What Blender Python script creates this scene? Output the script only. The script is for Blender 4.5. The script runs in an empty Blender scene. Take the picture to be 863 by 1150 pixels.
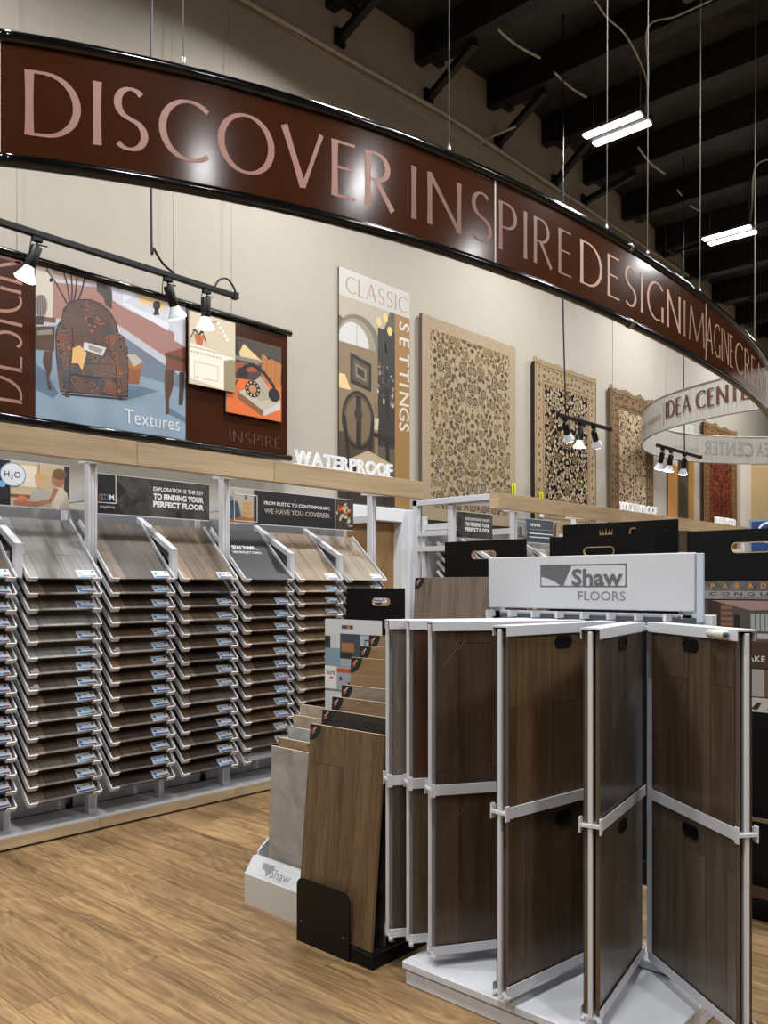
import bpy, math, random
from math import sin, cos, pi, radians
from mathutils import Vector, Matrix
random.seed(7)
SC = bpy.context.scene
COL = SC.collection

# ------------------------------------------------------------------ helpers
def lin(c):
    c = c/255.0
    return c/12.92 if c <= 0.04045 else ((c+0.055)/1.055)**2.4
def rgb(r, g, b): return (lin(r), lin(g), lin(b), 1.0)

MATS = {}
def base_mat(name):
    m = bpy.data.materials.new(name); m.use_nodes = True
    nt = m.node_tree
    return m, nt, nt.nodes['Principled BSDF']
def mat(name, col, rough=0.5, metal=0.0, emit=0.0, coat=0.0, spec=0.5, noise=0.0):
    if name in MATS: return MATS[name]
    m, nt, p = base_mat(name)
    p.inputs['Base Color'].default_value = col
    p.inputs['Roughness'].default_value = rough
    p.inputs['Metallic'].default_value = metal
    p.inputs['Specular IOR Level'].default_value = spec
    p.inputs['Coat Weight'].default_value = coat
    p.inputs['Coat Roughness'].default_value = 0.08
    if emit:
        p.inputs['Emission Color'].default_value = col
        p.inputs['Emission Strength'].default_value = emit
    if noise:
        tc = nt.nodes.new('ShaderNodeTexCoord'); n = nt.nodes.new('ShaderNodeTexNoise')
        n.inputs['Scale'].default_value = 6; n.inputs['Detail'].default_value = 6
        nt.links.new(tc.outputs['Object'], n.inputs['Vector'])
        r = nt.nodes.new('ShaderNodeValToRGB')
        r.color_ramp.elements[0].position = 0.3; r.color_ramp.elements[1].position = 0.7
        r.color_ramp.elements[0].color = tuple(max(0, c*(1-noise)) for c in col[:3])+(1,)
        r.color_ramp.elements[1].color = tuple(min(1, c*(1+noise)) for c in col[:3])+(1,)
        nt.links.new(n.outputs['Fac'], r.inputs['Fac']); nt.links.new(r.outputs['Color'], p.inputs['Base Color'])
    MATS[name] = m
    return m
def flat(r, g, b, rough=0.45):
    return mat('print_%d_%d_%d' % (r, g, b), rgb(r, g, b), rough)

def N(nt, typ, **kw):
    n = nt.nodes.new(typ)
    for k, v in kw.items(): setattr(n, k, v)
    return n
def ramp(nt, fac, stops, interp='LINEAR'):
    r = nt.nodes.new('ShaderNodeValToRGB'); cr = r.color_ramp; cr.interpolation = interp
    while len(cr.elements) < len(stops): cr.elements.new(0.5)
    for e, (p, c) in zip(cr.elements, stops): e.position = p; e.color = c
    nt.links.new(fac, r.inputs['Fac'])
    return r.outputs['Color']
def mathn(nt, op, a, b=None):
    n = nt.nodes.new('ShaderNodeMath'); n.operation = op
    for i, v in enumerate((a, b)):
        if v is None: continue
        if isinstance(v, (int, float)): n.inputs[i].default_value = v
        else: nt.links.new(v, n.inputs[i])
    return n.outputs[0]
def mixc(nt, fac, a, b, mode='MIX'):
    n = nt.nodes.new('ShaderNodeMix'); n.data_type = 'RGBA'; n.blend_type = mode
    for key, v in ((0, fac), (6, a), (7, b)):
        if isinstance(v, (int, float)): n.inputs[key].default_value = v
        elif isinstance(v, tuple): n.inputs[key].default_value = v
        else: nt.links.new(v, n.inputs[key])
    return n.outputs[2]

def wood(name, light, dark, u='z', v='x', plank=None, grain=1.0, rough=0.45, var=0.35, coat=0.0, seam=0.004, cath=0.5):
    """wood-look board; u = axis along the grain, v = axis across; plank = (length, width)"""
    m, nt, p = base_mat(name)
    tc = N(nt, 'ShaderNodeTexCoord'); sp = N(nt, 'ShaderNodeSeparateXYZ')
    nt.links.new(tc.outputs['Object'], sp.inputs[0])
    oi = N(nt, 'ShaderNodeObjectInfo')
    ax = {'x': sp.outputs[0], 'y': sp.outputs[1], 'z': sp.outputs[2]}
    U, V = ax[u], ax[v]
    cb = N(nt, 'ShaderNodeCombineXYZ')
    nt.links.new(U, cb.inputs[0]); nt.links.new(V, cb.inputs[1])
    cb2 = cb
    seamfac = None
    zoff = mathn(nt, 'MULTIPLY', oi.outputs['Random'], 37.0)
    if plank:
        br = N(nt, 'ShaderNodeTexBrick'); br.offset = 0.37; br.offset_frequency = 2
        br.inputs['Scale'].default_value = 1.0
        br.inputs['Brick Width'].default_value = plank[0]; br.inputs['Row Height'].default_value = plank[1]
        br.inputs['Mortar Size'].default_value = seam; br.inputs['Mortar Smooth'].default_value = 0.2
        br.inputs['Color1'].default_value = (0, 0, 0, 1); br.inputs['Color2'].default_value = (1, 1, 1, 1)
        br.inputs['Mortar'].default_value = (0.5, 0.5, 0.5, 1)
        nt.links.new(cb.outputs[0], br.inputs['Vector'])
        tone = br.outputs['Color']; seamfac = br.outputs['Fac']
        zoff = mathn(nt, 'ADD', zoff, mathn(nt, 'MULTIPLY', tone, 23.0))
    cc = N(nt, 'ShaderNodeCombineXYZ')
    nt.links.new(mathn(nt, 'MULTIPLY', U, 1.6*grain), cc.inputs[0]); nt.links.new(mathn(nt, 'MULTIPLY', V, 22*grain), cc.inputs[1]); nt.links.new(zoff, cc.inputs[2])
    n1 = N(nt, 'ShaderNodeTexNoise'); n1.inputs['Scale'].default_value = 1.0; n1.inputs['Detail'].default_value = 7; n1.inputs['Roughness'].default_value = 0.6; n1.inputs['Distortion'].default_value = 0.6
    nt.links.new(cc.outputs[0], n1.inputs['Vector'])
    # cathedral figure: contour lines of a broad stretched field
    cd = N(nt, 'ShaderNodeCombineXYZ')
    nt.links.new(mathn(nt, 'MULTIPLY', U, 1.1*grain), cd.inputs[0]); nt.links.new(mathn(nt, 'MULTIPLY', V, 5.5*grain), cd.inputs[1]); nt.links.new(zoff, cd.inputs[2])
    n2 = N(nt, 'ShaderNodeTexNoise'); n2.inputs['Scale'].default_value = 1.0; n2.inputs['Detail'].default_value = 2
    nt.links.new(cd.outputs[0], n2.inputs['Vector'])
    rings = mathn(nt, 'ABSOLUTE', mathn(nt, 'SINE', mathn(nt, 'MULTIPLY', n2.outputs['Fac'], 60.0)))
    ce = N(nt, 'ShaderNodeCombineXYZ')
    nt.links.new(mathn(nt, 'MULTIPLY', U, 4*grain), ce.inputs[0]); nt.links.new(mathn(nt, 'MULTIPLY', V, 130*grain), ce.inputs[1]); nt.links.new(zoff, ce.inputs[2])
    n3 = N(nt, 'ShaderNodeTexNoise'); n3.inputs['Scale'].default_value = 1.0; n3.inputs['Detail'].default_value = 3
    nt.links.new(ce.outputs[0], n3.inputs['Vector'])
    f = mathn(nt, 'ADD', mathn(nt, 'MULTIPLY', n1.outputs['Fac'], 0.75), mathn(nt, 'MULTIPLY', n2.outputs['Fac'], 0.35))
    f = mathn(nt, 'ADD', f, mathn(nt, 'MULTIPLY', rings, -0.09*cath))
    f = mathn(nt, 'ADD', f, mathn(nt, 'MULTIPLY', mathn(nt, 'SUBTRACT', n3.outputs['Fac'], 0.5), 0.3))
    c = ramp(nt, f, [(0.3, dark), (0.66, light)])
    if plank:
        t = ramp(nt, tone, [(.22, (1-var, 1-var, 1-var, 1)), (.78, (1.0+var*.3,)*3+(1,))])
        c = mixc(nt, 1.0, c, t, 'MULTIPLY')
        c = mixc(nt, mathn(nt, 'MULTIPLY', seamfac, 0.7), c, tuple(q*0.35 for q in dark[:3])+(1,))
    nt.links.new(c, p.inputs['Base Color'])
    p.inputs['Roughness'].default_value = rough
    p.inputs['Coat Weight'].default_value = coat; p.inputs['Coat Roughness'].default_value = 0.12
    MATS[name] = m
    return m

def stone(name, a, b, scale=6, rough=0.55):
    m, nt, p = base_mat(name)
    tc = N(nt, 'ShaderNodeTexCoord'); oi = N(nt, 'ShaderNodeObjectInfo')
    ad = N(nt, 'ShaderNodeVectorMath', operation='ADD')
    nt.links.new(tc.outputs['Object'], ad.inputs[0]); nt.links.new(mathn(nt, 'MULTIPLY', oi.outputs['Random'], 20), ad.inputs[1])
    n = N(nt, 'ShaderNodeTexNoise'); n.inputs['Scale'].default_value = scale; n.inputs['Detail'].default_value = 9; n.inputs['Roughness'].default_value = .62; n.inputs['Distortion'].default_value = 1.2
    nt.links.new(ad.outputs[0], n.inputs['Vector'])
    nt.links.new(ramp(nt, n.outputs['Fac'], [(.32, a), (.5, tuple((x+y)/2 for x, y in zip(a, b))), (.68, b)]), p.inputs['Base Color'])
    p.inputs['Roughness'].default_value = rough
    return m

class MB:
    """collects shapes, builds one mesh object"""
    def __init__(s): s.v = []; s.f = []; s.m = []; s.mats = []; s.sm = []; s.M = None
    def mi(s, m):
        if m not in s.mats: s.mats.append(m)
        return s.mats.index(m)
    def add(s, vs, fs, m, smooth=False):
        o = len(s.v)
        if s.M: vs = [tuple(s.M @ Vector(q)) for q in vs]
        s.v += [tuple(q) for q in vs]
        i = s.mi(m)
        for f in fs: s.f.append([o+k for k in f]); s.m.append(i); s.sm.append(smooth)
    def box(s, x0, y0, z0, x1, y1, z1, m, bev=0.0):
        if x0 > x1: x0, x1 = x1, x0
        if y0 > y1: y0, y1 = y1, y0
        if z0 > z1: z0, z1 = z1, z0
        if bev <= 0:
            s.add([(x0,y0,z0),(x1,y0,z0),(x1,y1,z0),(x0,y1,z0),(x0,y0,z1),(x1,y0,z1),(x1,y1,z1),(x0,y1,z1)],
                  [(0,3,2,1),(4,5,6,7),(0,1,5,4),(1,2,6,5),(2,3,7,6),(3,0,4,7)], m)
            return
        b = min(bev, (x1-x0)/2.01, (y1-y0)/2.01, (z1-z0)/2.01)
        vs = []
        idx = {}
        for ix, (xa, sx) in enumerate(((x0, 1), (x1, -1))):
            for iy, (ya, sy) in enumerate(((y0, 1), (y1, -1))):
                for iz, (za, sz) in enumerate(((z0, 1), (z1, -1))):
                    for k in range(3):
                        q = [xa+sx*b, ya+sy*b, za+sz*b]; q[k] = (xa, ya, za)[k]
                        idx[ix, iy, iz, k] = len(vs); vs.append(tuple(q))
        fs = []
        for k in range(3):
            a_, b_ = [(1, 2), (2, 0), (0, 1)][k]
            for e in (0, 1):
                ring = []
                for (p_, q_) in ((0, 0), (1, 0), (1, 1), (0, 1)):
                    t = [0, 0, 0]; t[k] = e; t[a_] = p_; t[b_] = q_
                    ring.append(idx[t[0], t[1], t[2], k])
                fs.append(ring if e else ring[::-1])
        for k in range(3):
            a_, b_ = [(1, 2), (2, 0), (0, 1)][k]
            for (p_, q_) in ((0, 0), (1, 0), (1, 1), (0, 1)):
                t0 = [0, 0, 0]; t0[a_] = p_; t0[b_] = q_; t1 = list(t0); t0[k] = 0; t1[k] = 1
                r = [idx[tuple(t0)+(a_,)], idx[tuple(t1)+(a_,)], idx[tuple(t1)+(b_,)], idx[tuple(t0)+(b_,)]]
                fs.append(r if (p_ == q_) else r[::-1])
        for ix in (0, 1):
            for iy in (0, 1):
                for iz in (0, 1):
                    r = [idx[ix, iy, iz, 0], idx[ix, iy, iz, 1], idx[ix, iy, iz, 2]]
                    fs.append(r[::-1] if (ix+iy+iz) % 2 == 0 else r)
        s.add(vs, fs, m)
    def obox(s, a, b, w, h, m, up=(0, 0, 1)):
        """bar from a to b, w across, h along up"""
        a = Vector(a); b = Vector(b); d = (b-a).normalized(); up = Vector(up)
        sd = d.cross(up).normalized()*w/2; u = sd.cross(d).normalized()*h/2
        vs = [a-sd-u, a+sd-u, a+sd+u, a-sd+u, b-sd-u, b+sd-u, b+sd+u, b-sd+u]
        s.add(vs, [(0,1,2,3),(7,6,5,4),(0,4,5,1),(1,5,6,2),(2,6,7,3),(3,7,4,0)], m)
    def tube(s, pts, r, m, n=10, cap=True):
        pts = [Vector(p) for p in pts]; rs = r if isinstance(r, (list, tuple)) else [r]*len(pts)
        vs = []; fs = []; prev = None
        for i, p in enumerate(pts):
            d = (pts[min(i+1, len(pts)-1)]-pts[max(i-1, 0)])
            d = d.normalized() if d.length > 1e-9 else Vector((0, 0, 1))
            if prev is None:
                a = Vector((0, 0, 1)) if abs(d.z) < .9 else Vector((1, 0, 0))
                u = d.cross(a).normalized()
            else:
                u = (prev-d*prev.dot(d)).normalized()
            prev = u; w = d.cross(u)
            for k in range(n):
                t = 2*pi*k/n; vs.append(p+(u*cos(t)+w*sin(t))*rs[i])
        for i in range(len(pts)-1):
            for k in range(n):
                fs.append((i*n+k, i*n+(k+1) % n, (i+1)*n+(k+1) % n, (i+1)*n+k))
        if cap:
            fs.append(tuple(range(n))[::-1]); fs.append(tuple((len(pts)-1)*n+k for k in range(n)))
        s.add(vs, fs, m, True)
    def poly(s, pts, m, y=0.0):
        """flat print in the xz plane facing -y"""
        s.add([(p[0], y, p[1]) for p in pts], [tuple(range(len(pts)))], m)
    def rect(s, x0, z0, x1, z1, m, y=0.0): s.poly([(x0, z0), (x1, z0), (x1, z1), (x0, z1)], m, y)
    def ell(s, cx, cz, rx, rz, m, y=0.0, n=24, a0=0, a1=360):
        pts = [(cx+rx*cos(radians(a0+(a1-a0)*k/n)), cz+rz*sin(radians(a0+(a1-a0)*k/n))) for k in range(n+(a1-a0 != 360))]
        s.poly(pts, m, y)
    def line(s, pts, w, m, y=0.0):
        for (a, b) in zip(pts[:-1], pts[1:]):
            dx, dz = b[0]-a[0], b[1]-a[1]; L = math.hypot(dx, dz) or 1
            nx, nz = -dz/L*w/2, dx/L*w/2
            s.poly([(a[0]-nx, a[1]-nz), (b[0]-nx, b[1]-nz), (b[0]+nx, b[1]+nz), (a[0]+nx, a[1]+nz)], m, y)
    def frame(s, x0, z0, x1, z1, w, m, y=0.0):
        s.rect(x0, z0, x1, z0+w, m, y); s.rect(x0, z1-w, x1, z1, m, y); s.rect(x0, z0, x0+w, z1, m, y); s.rect(x1-w, z0, x1, z1, m, y)
    def text(s, txt, x, z, h, m, y=0.0, width=None, align='l', bold=0.0, ext=0.0, shear=0.0, flip=False, fn=None):
        vs, fs, w = font_mesh(txt, bold, ext, shear)
        if not vs: return 0
        k = h/0.70; kx = k if width is None else width/w
        W = w*kx
        x0 = x-(W if align == 'r' else W/2 if align == 'c' else 0)
        if fn: s.add([fn(x0+a*kx, z+b*k) for a, b, c in vs], fs, m)
        else: s.add([((x0+a*kx) if not flip else (x0+W-a*kx), y-c*k, z+b*k) for a, b, c in vs], fs, m)
        return W
    def build(s, name, parent=None, loc=None, rotz=0.0, rot=None):
        me = bpy.data.meshes.new(name)
        me.from_pydata([tuple(v) for v in s.v], [], s.f)
        for m in s.mats: me.materials.append(m)
        me.polygons.foreach_set('material_index', s.m); me.polygons.foreach_set('use_smooth', s.sm)
        me.update()
        o = bpy.data.objects.new(name, me); COL.objects.link(o)
        if parent: o.parent = parent
        if loc: o.location = loc
        if rot: o.rotation_euler = rot
        elif rotz: o.rotation_euler = (0, 0, rotz)
        return o

FC = {}
def font_mesh(txt, bold, ext, shear):
    key = (txt, bold, ext, shear)
    if key in FC: return FC[key]
    cu = bpy.data.curves.new('tmp_text', 'FONT'); cu.body = txt; cu.size = 1; cu.offset = bold; cu.extrude = ext; cu.shear = shear; cu.resolution_u = 3
    ob = bpy.data.objects.new('tmp_text', cu); COL.objects.link(ob)
    me = bpy.data.meshes.new_from_object(ob)
    vs = [tuple(v.co) for v in me.vertices]; fs = [tuple(p.vertices) for p in me.polygons]
    bpy.data.objects.remove(ob); bpy.data.meshes.remove(me); bpy.data.curves.remove(cu)
    if vs:
        x0 = min(v[0] for v in vs); vs = [(v[0]-x0, v[1], v[2]) for v in vs]; w = max(v[0] for v in vs)
    else: w = 0
    FC[key] = (vs, fs, w)
    return FC[key]

# a humanist flared capital alphabet drawn with a broad pen
def arc(cx, cy, rx, ry, a0, a1, n=22): return [(cx+rx*cos(radians(a0+(a1-a0)*k/n)), cy+ry*sin(radians(a0+(a1-a0)*k/n))) for k in range(n+1)]
GL = {
 'A': (.84, [[(.02,0),(.42,1)], [(.42,1),(.82,0)], [(.18,.34),(.67,.34)]]),
 'C': (.84, [arc(.52,.5,.47,.48,48,312)]),
 'D': (.86, [[(.06,0),(.06,1)], [(.06,.98),(.28,.98)]+arc(.28,.5,.52,.48,90,-90)+[(.06,.02)]]),
 'E': (.54, [[(.06,0),(.06,1)], [(.06,.98),(.5,.98)], [(.06,.53),(.45,.53)], [(.06,.02),(.52,.02)]]),
 'G': (.88, [arc(.52,.5,.47,.48,48,292), [(.83,.02),(.83,.42)]]),
 'I': (.12, [[(.06,0),(.06,1)]]),
 'L': (.5, [[(.06,0),(.06,1)], [(.06,.02),(.48,.02)]]),
 'M': (1.0, [[(.03,0),(.12,1)], [(.12,1),(.5,.08)], [(.5,.08),(.88,1)], [(.88,1),(.97,0)]]),
 'N': (.82, [[(.06,0),(.06,1)], [(.06,.97),(.76,.03)], [(.76,0),(.76,1)]]),
 'O': (1.0, [arc(.5,.5,.47,.48,0,360,32)]),
 'P': (.58, [[(.06,0),(.06,1)], [(.06,.98),(.25,.98)]+arc(.25,.73,.28,.25,90,-90)+[(.06,.48)]]),
 'R': (.68, [[(.06,0),(.06,1)], [(.06,.98),(.25,.98)]+arc(.25,.74,.27,.24,90,-90)+[(.06,.5)], [(.25,.5),(.64,0)]]),
 'S': (.56, [arc(.29,.745,.22,.235,42,255,16)+arc(.26,.255,.25,.235,78,-138,16)]),
 'T': (.62, [[(.31,0),(.31,1)], [(.02,.98),(.6,.98)]]),
 'V': (.8, [[(.02,1),(.4,0)], [(.4,0),(.78,1)]]),
 ' ': (.35, []),
}
def flared(mb, txt, x0, x1, z0, z1, m, fn, weight=1.0, gap=.2):
    H = z1-z0; tot = sum(GL[c][0] for c in txt)+gap*(len(txt)-1); kx = (x1-x0)/tot
    x = 0
    for c in txt:
        w, strokes = GL[c]
        for st in strokes:
            pts = []
            for a, b in zip(st[:-1], st[1:]):
                k = max(1, int(math.hypot(a[0]-b[0], a[1]-b[1])/.12))
                for i in range(k): pts.append((a[0]+(b[0]-a[0])*i/k, a[1]+(b[1]-a[1])*i/k))
            pts.append(st[-1])
            vs = []; n = len(pts)
            for i, p in enumerate(pts):
                a = pts[max(i-1, 0)]; b = pts[min(i+1, n-1)]
                if st[0] == st[-1]: a = pts[(i-1) % (n-1)]; b = pts[(i+1) % (n-1)]
                dx, dy = (b[0]-a[0]), (b[1]-a[1]); L = math.hypot(dx, dy) or 1; dx /= L; dy /= L
                wd = (.045+.075*abs(dy)**1.3)*weight
                if dx*dy > .05 and len(st) == 2: wd *= .62
                if len(st) == 2: wd *= 1+.18*abs(2*i/(n-1)-1)**2
                nx, ny = -dy*wd/2, dx*wd/2
                for sg in (-1, 1): vs.append((p[0]+sg*nx, p[1]+sg*ny))
            fs = [(2*i, 2*i+2, 2*i+3, 2*i+1) for i in range(n-1)]
            mb.add([fn(x0+(x+a)*kx, z0+b*H) for a, b in vs], fs, m)
        x += w+gap

def tag(o, label, cat, group=None, kind=None):
    o['label'] = label; o['category'] = cat
    if group: o['group'] = group
    if kind: o['kind'] = kind
    return o
def thing(name, label, cat, loc=(0, 0, 0), rotz=0.0, group=None):
    o = bpy.data.objects.new(name, None); COL.objects.link(o); o.location = loc; o.rotation_euler = (0, 0, rotz)
    o.empty_display_size = .1
    return tag(o, label, cat, group)
def struct(mb, name):
    o = mb.build(name); o['kind'] = 'structure'; return o
def dup(root, loc=None, label=None):
    r = root.copy(); COL.objects.link(r)
    if loc: r.location = loc
    if label: r['label'] = label
    for ch in list(root.children):
        c = ch.copy(); COL.objects.link(c); c.parent = r
        for g in list(ch.children):
            d = g.copy(); COL.objects.link(d); d.parent = c
    return r
def plate_slot(mb, x0, z0, x1, z1, y0, y1, cx, cz, sw, sh, m, rim):
    """plate between y0 (front) and y1 with a rounded hand slot"""
    n = 32; inner = []; outer = []
    for k in range(n):
        t = 2*pi*(k+.5)/n; c, s_ = cos(t), sin(t)
        ex = (sw-sh)/2*(1 if c > 0 else -1)
        inner.append((cx+ex+sh/2*c, cz+sh/2*s_))
        sx = ((x1-cx) if c > 0 else (cx-x0))/max(abs(c), 1e-6); sz = ((z1-cz) if s_ > 0 else (cz-z0))/max(abs(s_), 1e-6)
        q = min(sx, sz); outer.append((cx+c*q, cz+s_*q))
    # snap nearest to corners
    for X, Z in ((x0, z0), (x1, z0), (x0, z1), (x1, z1)):
        j = min(range(n), key=lambda i: (outer[i][0]-X)**2+(outer[i][1]-Z)**2); outer[j] = (X, Z)
    vs = [(a, y0, b) for a, b in inner]+[(a, y0, b) for a, b in outer]+[(a, y1, b) for a, b in inner]+[(a, y1, b) for a, b in outer]
    fs = []; fr = []
    for k in range(n):
        l = (k+1) % n
        fs += [(k, l, n+l, n+k), (2*n+l, 2*n+k, 3*n+k, 3*n+l), (n+k, n+l, 3*n+l, 3*n+k)]
        fr.append((l, k, 2*n+k, 2*n+l))
    mb.add(vs, fs, m); mb.add(vs, fr, rim)
    ring = []
    for k in range(n):
        a, b = inner[k]; ex = 1+.0
        dx, dz = a-(cx+(sw-sh)/2*(1 if a > cx else -1)), b-cz; L = math.hypot(dx, dz)
        ring.append((a+dx/L*.004, b+dz/L*.004))
    vs = [(a, y0-.0006, b) for a, b in inner]+[(a, y0-.0006, b) for a, b in ring]
    mb.add(vs, [(k, (k+1) % n, n+(k+1) % n, n+k) for k in range(n)], rim)

# camera frame of the photograph, used to lay out flat prints and measured points
F_, HX, HY, EYE = 945.0, 431.5, 657.0, 1.52
HEAD = radians(42.6)
def ray(x, y):
    u = (x-HX)/F_; return cos(HEAD)+u*sin(HEAD), sin(HEAD)-u*cos(HEAD), (HY-y)/F_
def on_y(x, y, Y):
    r = ray(x, y); t = Y/r[1]; return (r[0]*t, EYE+r[2]*t)
def on_x(x, y, X):
    r = ray(x, y); t = X/r[0]; return (r[1]*t, EYE+r[2]*t)
def on_z(x, y, Z):
    r = ray(x, y); t = (Z-EYE)/r[2]; return (r[0]*t, r[1]*t)

# ------------------------------------------------------------------ materials
WHITE = mat('white_powder_coat', rgb(205, 207, 212), .38)
WHITE2 = mat('white_laminate', rgb(228, 230, 234), .42)
GREYW = mat('grey_metal_panel', rgb(150, 150, 152), .5)
DGREY = mat('dark_grey_metal', rgb(70, 74, 80), .45)
BLACK = mat('black_board', rgb(12, 11, 11), .5, spec=.2)
BLACKM = mat('black_metal', rgb(9, 9, 10), .45, spec=.3)
BLACKG = mat('black_gloss_tube', rgb(8, 8, 9), .12, coat=0, spec=.45)
TAN = mat('raw_board_edge', rgb(190, 160, 120), .6)
STEEL = mat('steel', rgb(150, 150, 152), .3, metal=1)
CABLE = mat('pale_cable', rgb(170, 168, 160), .5)
CORD = mat('black_cord', rgb(15, 15, 15), .5)
FASCIA = wood('oak_fascia', rgb(198, 174, 140), rgb(166, 143, 110), u='x', v='z', grain=.8, cath=.3)
JOISTM = mat('black_joist_paint', rgb(22, 21, 21), .6, spec=.3)
EMIT = mat('led_tube', (1, .97, .93, 1), .4, emit=12)
BULB = mat('lamp_lens', (1, .95, .88, 1), .4, emit=24)
BULBG = mat('frosted_bulb_glass', rgb(215, 222, 230), .25)

WD = {}
def mkw(k, a, b, **kw): WD[k] = wood('wood_'+k, rgb(*a), rgb(*b), u='y', v='x', **kw)
PL = dict(plank=(.9, .15), var=.4)
mkw('pale_grey', (146, 143, 137), (112, 108, 103), plank=(.34, .16), var=.25, cath=.3)
mkw('grey', (134, 122, 108), (84, 74, 65), **PL)
mkw('grey_brown', (116, 98, 80), (62, 49, 39), plank=(.42, .12), var=.6)
mkw('light_oak', (158, 134, 104), (112, 90, 66), plank=(.6, .15), var=.22)
mkw('weathered_tan', (150, 126, 98), (82, 64, 48), plank=(.4, .13), var=.5)
mkw('pale_knotty', (164, 148, 126), (116, 100, 80), plank=(.5, .15), var=.2)
mkw('brown', (108, 84, 60), (58, 42, 30), **PL)
mkw('warm_brown', (126, 98, 66), (70, 51, 34), **PL)
mkw('dark_brown', (80, 60, 44), (36, 27, 20), **PL)
mkw('charcoal', (46, 46, 48), (27, 27, 29), plank=(2, .5), var=.05)
mkw('dark_walnut', (64, 48, 36), (28, 20, 15), **PL)

# ------------------------------------------------------------------ setting
DECKZ = lambda X: 7.33-.055*(8.8-max(X, 0)) if X < 8.8 else 7.33-.115*(min(X, 15.5)-8.8)
fm = wood('floor_oak_planks', rgb(170, 138, 96), rgb(100, 76, 50), u='y', v='x', plank=(1.5, .19), var=.16, rough=.42, seam=.0018, grain=.8, cath=1.15)
b = MB(); b.box(-12, -16, -.1, 34, 5.65, 0, fm); struct(b, 'floor')
wallm = mat('painted_wall', rgb(171, 164, 151), .8, noise=.02)
b = MB(); b.box(-12, 5.65, 0, 34, 5.85, 7.6, wallm)
struct(b, 'wall_back')
b = MB(); b.box(-12, 5.64, 6.42, 34, 5.65, 7.5, wallm); struct(b, 'trim_1')
b = MB(); b.box(7.9+3.0, 5.643, 0, 10.94, 5.65, 6.4, mat('wall_joint', rgb(176, 168, 154), .8))
struct(b, 'trim_2')
b = MB(); b.box(16.1, 1.0, 0, 16.35, 5.64, 3.95, mat('tan_partition', rgb(176, 152, 108), .8)); struct(b, 'wall_right')
b = MB(); b.box(15.82, 5.55, 0, 16.1, 5.645, 3.95, mat('pale_partition_edge', rgb(214, 206, 192), .8)); struct(b, 'trim_3')
deckm = stone('roof_foil_deck', rgb(26, 25, 24), rgb(58, 54, 50), 2.5, .45)
b = MB()
xs = [-12, 0, 8.8, 15.5, 34]
for a, c in zip(xs[:-1], xs[1:]):
    za, zc = DECKZ(a), DECKZ(c)
    vs = [(a, -16, za), (c, -16, zc), (c, 5.85, zc), (a, 5.85, za), (a, -16, za+.1), (c, -16, zc+.1), (c, 5.85, zc+.1), (a, 5.85, za+.1)]
    b.add(vs, [(0,3,2,1),(4,5,6,7),(0,1,5,4),(1,2,6,5),(2,3,7,6),(3,0,4,7)], deckm)
struct(b, 'ceiling')
jx = [-5.8, -3.4, -1.0, .35, 1.6, 2.87, 4.13, 5.39, 6.65, 7.92, 9.08, 10.1, 11.2, 12.3, 13.4, 14.5, 15.6, 16.7, 17.8, 18.9]
for i, X in enumerate(jx):
    b = MB(); z = DECKZ(X)-.01
    b.box(X-.09, -15, z-.34, X+.09, 5.40, z, JOISTM)
    b.box(X-.06, 5.40, z-.30, X+.06, 5.635, z, JOISTM)
    b.box(X-.12, 5.38, z-.36, X+.12, 5.46, z-.0, JOISTM)
    o = b.build('ceiling_joist'); o['kind'] = 'structure'
for i, X in enumerate([2.95, 4.2, 5.5, 6.8, 8.06, 9.31, 10.05, 12.5, 14.7]):
    b = MB(); J = min(jx, key=lambda q: abs(q-X)); zt = DECKZ(J)-.36
    b.obox((X, 5.61, 6.62), (J+.02, 4.92, zt-.02), .07, .07, JOISTM)
    b.box(X-.06, 5.60, 6.55, X+.06, 5.636, 6.70, JOISTM)
    b.build('roof_brace')['kind'] = 'structure'
# pipe along the wall
b = MB(); b.tube([(-2, 5.58, 6.2), (2, 5.58, 6.24), (7, 5.58, 6.53), (13.4, 5.58, 6.52)], .022, wallm, 8)
pipe = tag(b.build('sprinkler_pipe'), 'thin painted pipe running along the top of the beige wall', 'pipe')
b = MB()
b.box(7.73, 5.56, 6.52, 7.77, 5.645, 6.58, wallm)
b.build('pipe_clamp', pipe)
b = MB(); b.tube([(7.75, 5.56, 6.54), (7.8, 5.2, 6.57)], .014, CABLE, 8); b.build('sprinkler_branch', pipe)

# door
b = MB(); b.box(5.0, 5.615, 0, 6.25, 5.645, 2.13, wood('door_maple', rgb(160, 126, 78), rgb(132, 100, 58), u='z', v='x', grain=.5, cath=.6))
d = struct(b, 'door_1')
b = MB(); b.tube([(6.12, 5.61, 1.02), (6.12, 5.57, 1.02), (6.02, 5.56, 1.02)], .012, STEEL, 8); b.build('door_handle', d)
b = MB(); b.box(6.25, 5.50, 0, 6.50, 5.645, 2.27, WHITE2, .005); b.box(4.9, 5.50, 2.14, 6.25, 5.645, 2.27, WHITE2, .005); b.box(4.9, 5.5, 0, 4.99, 5.645, 2.13, WHITE2, .005); struct(b, 'trim_4')

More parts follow.
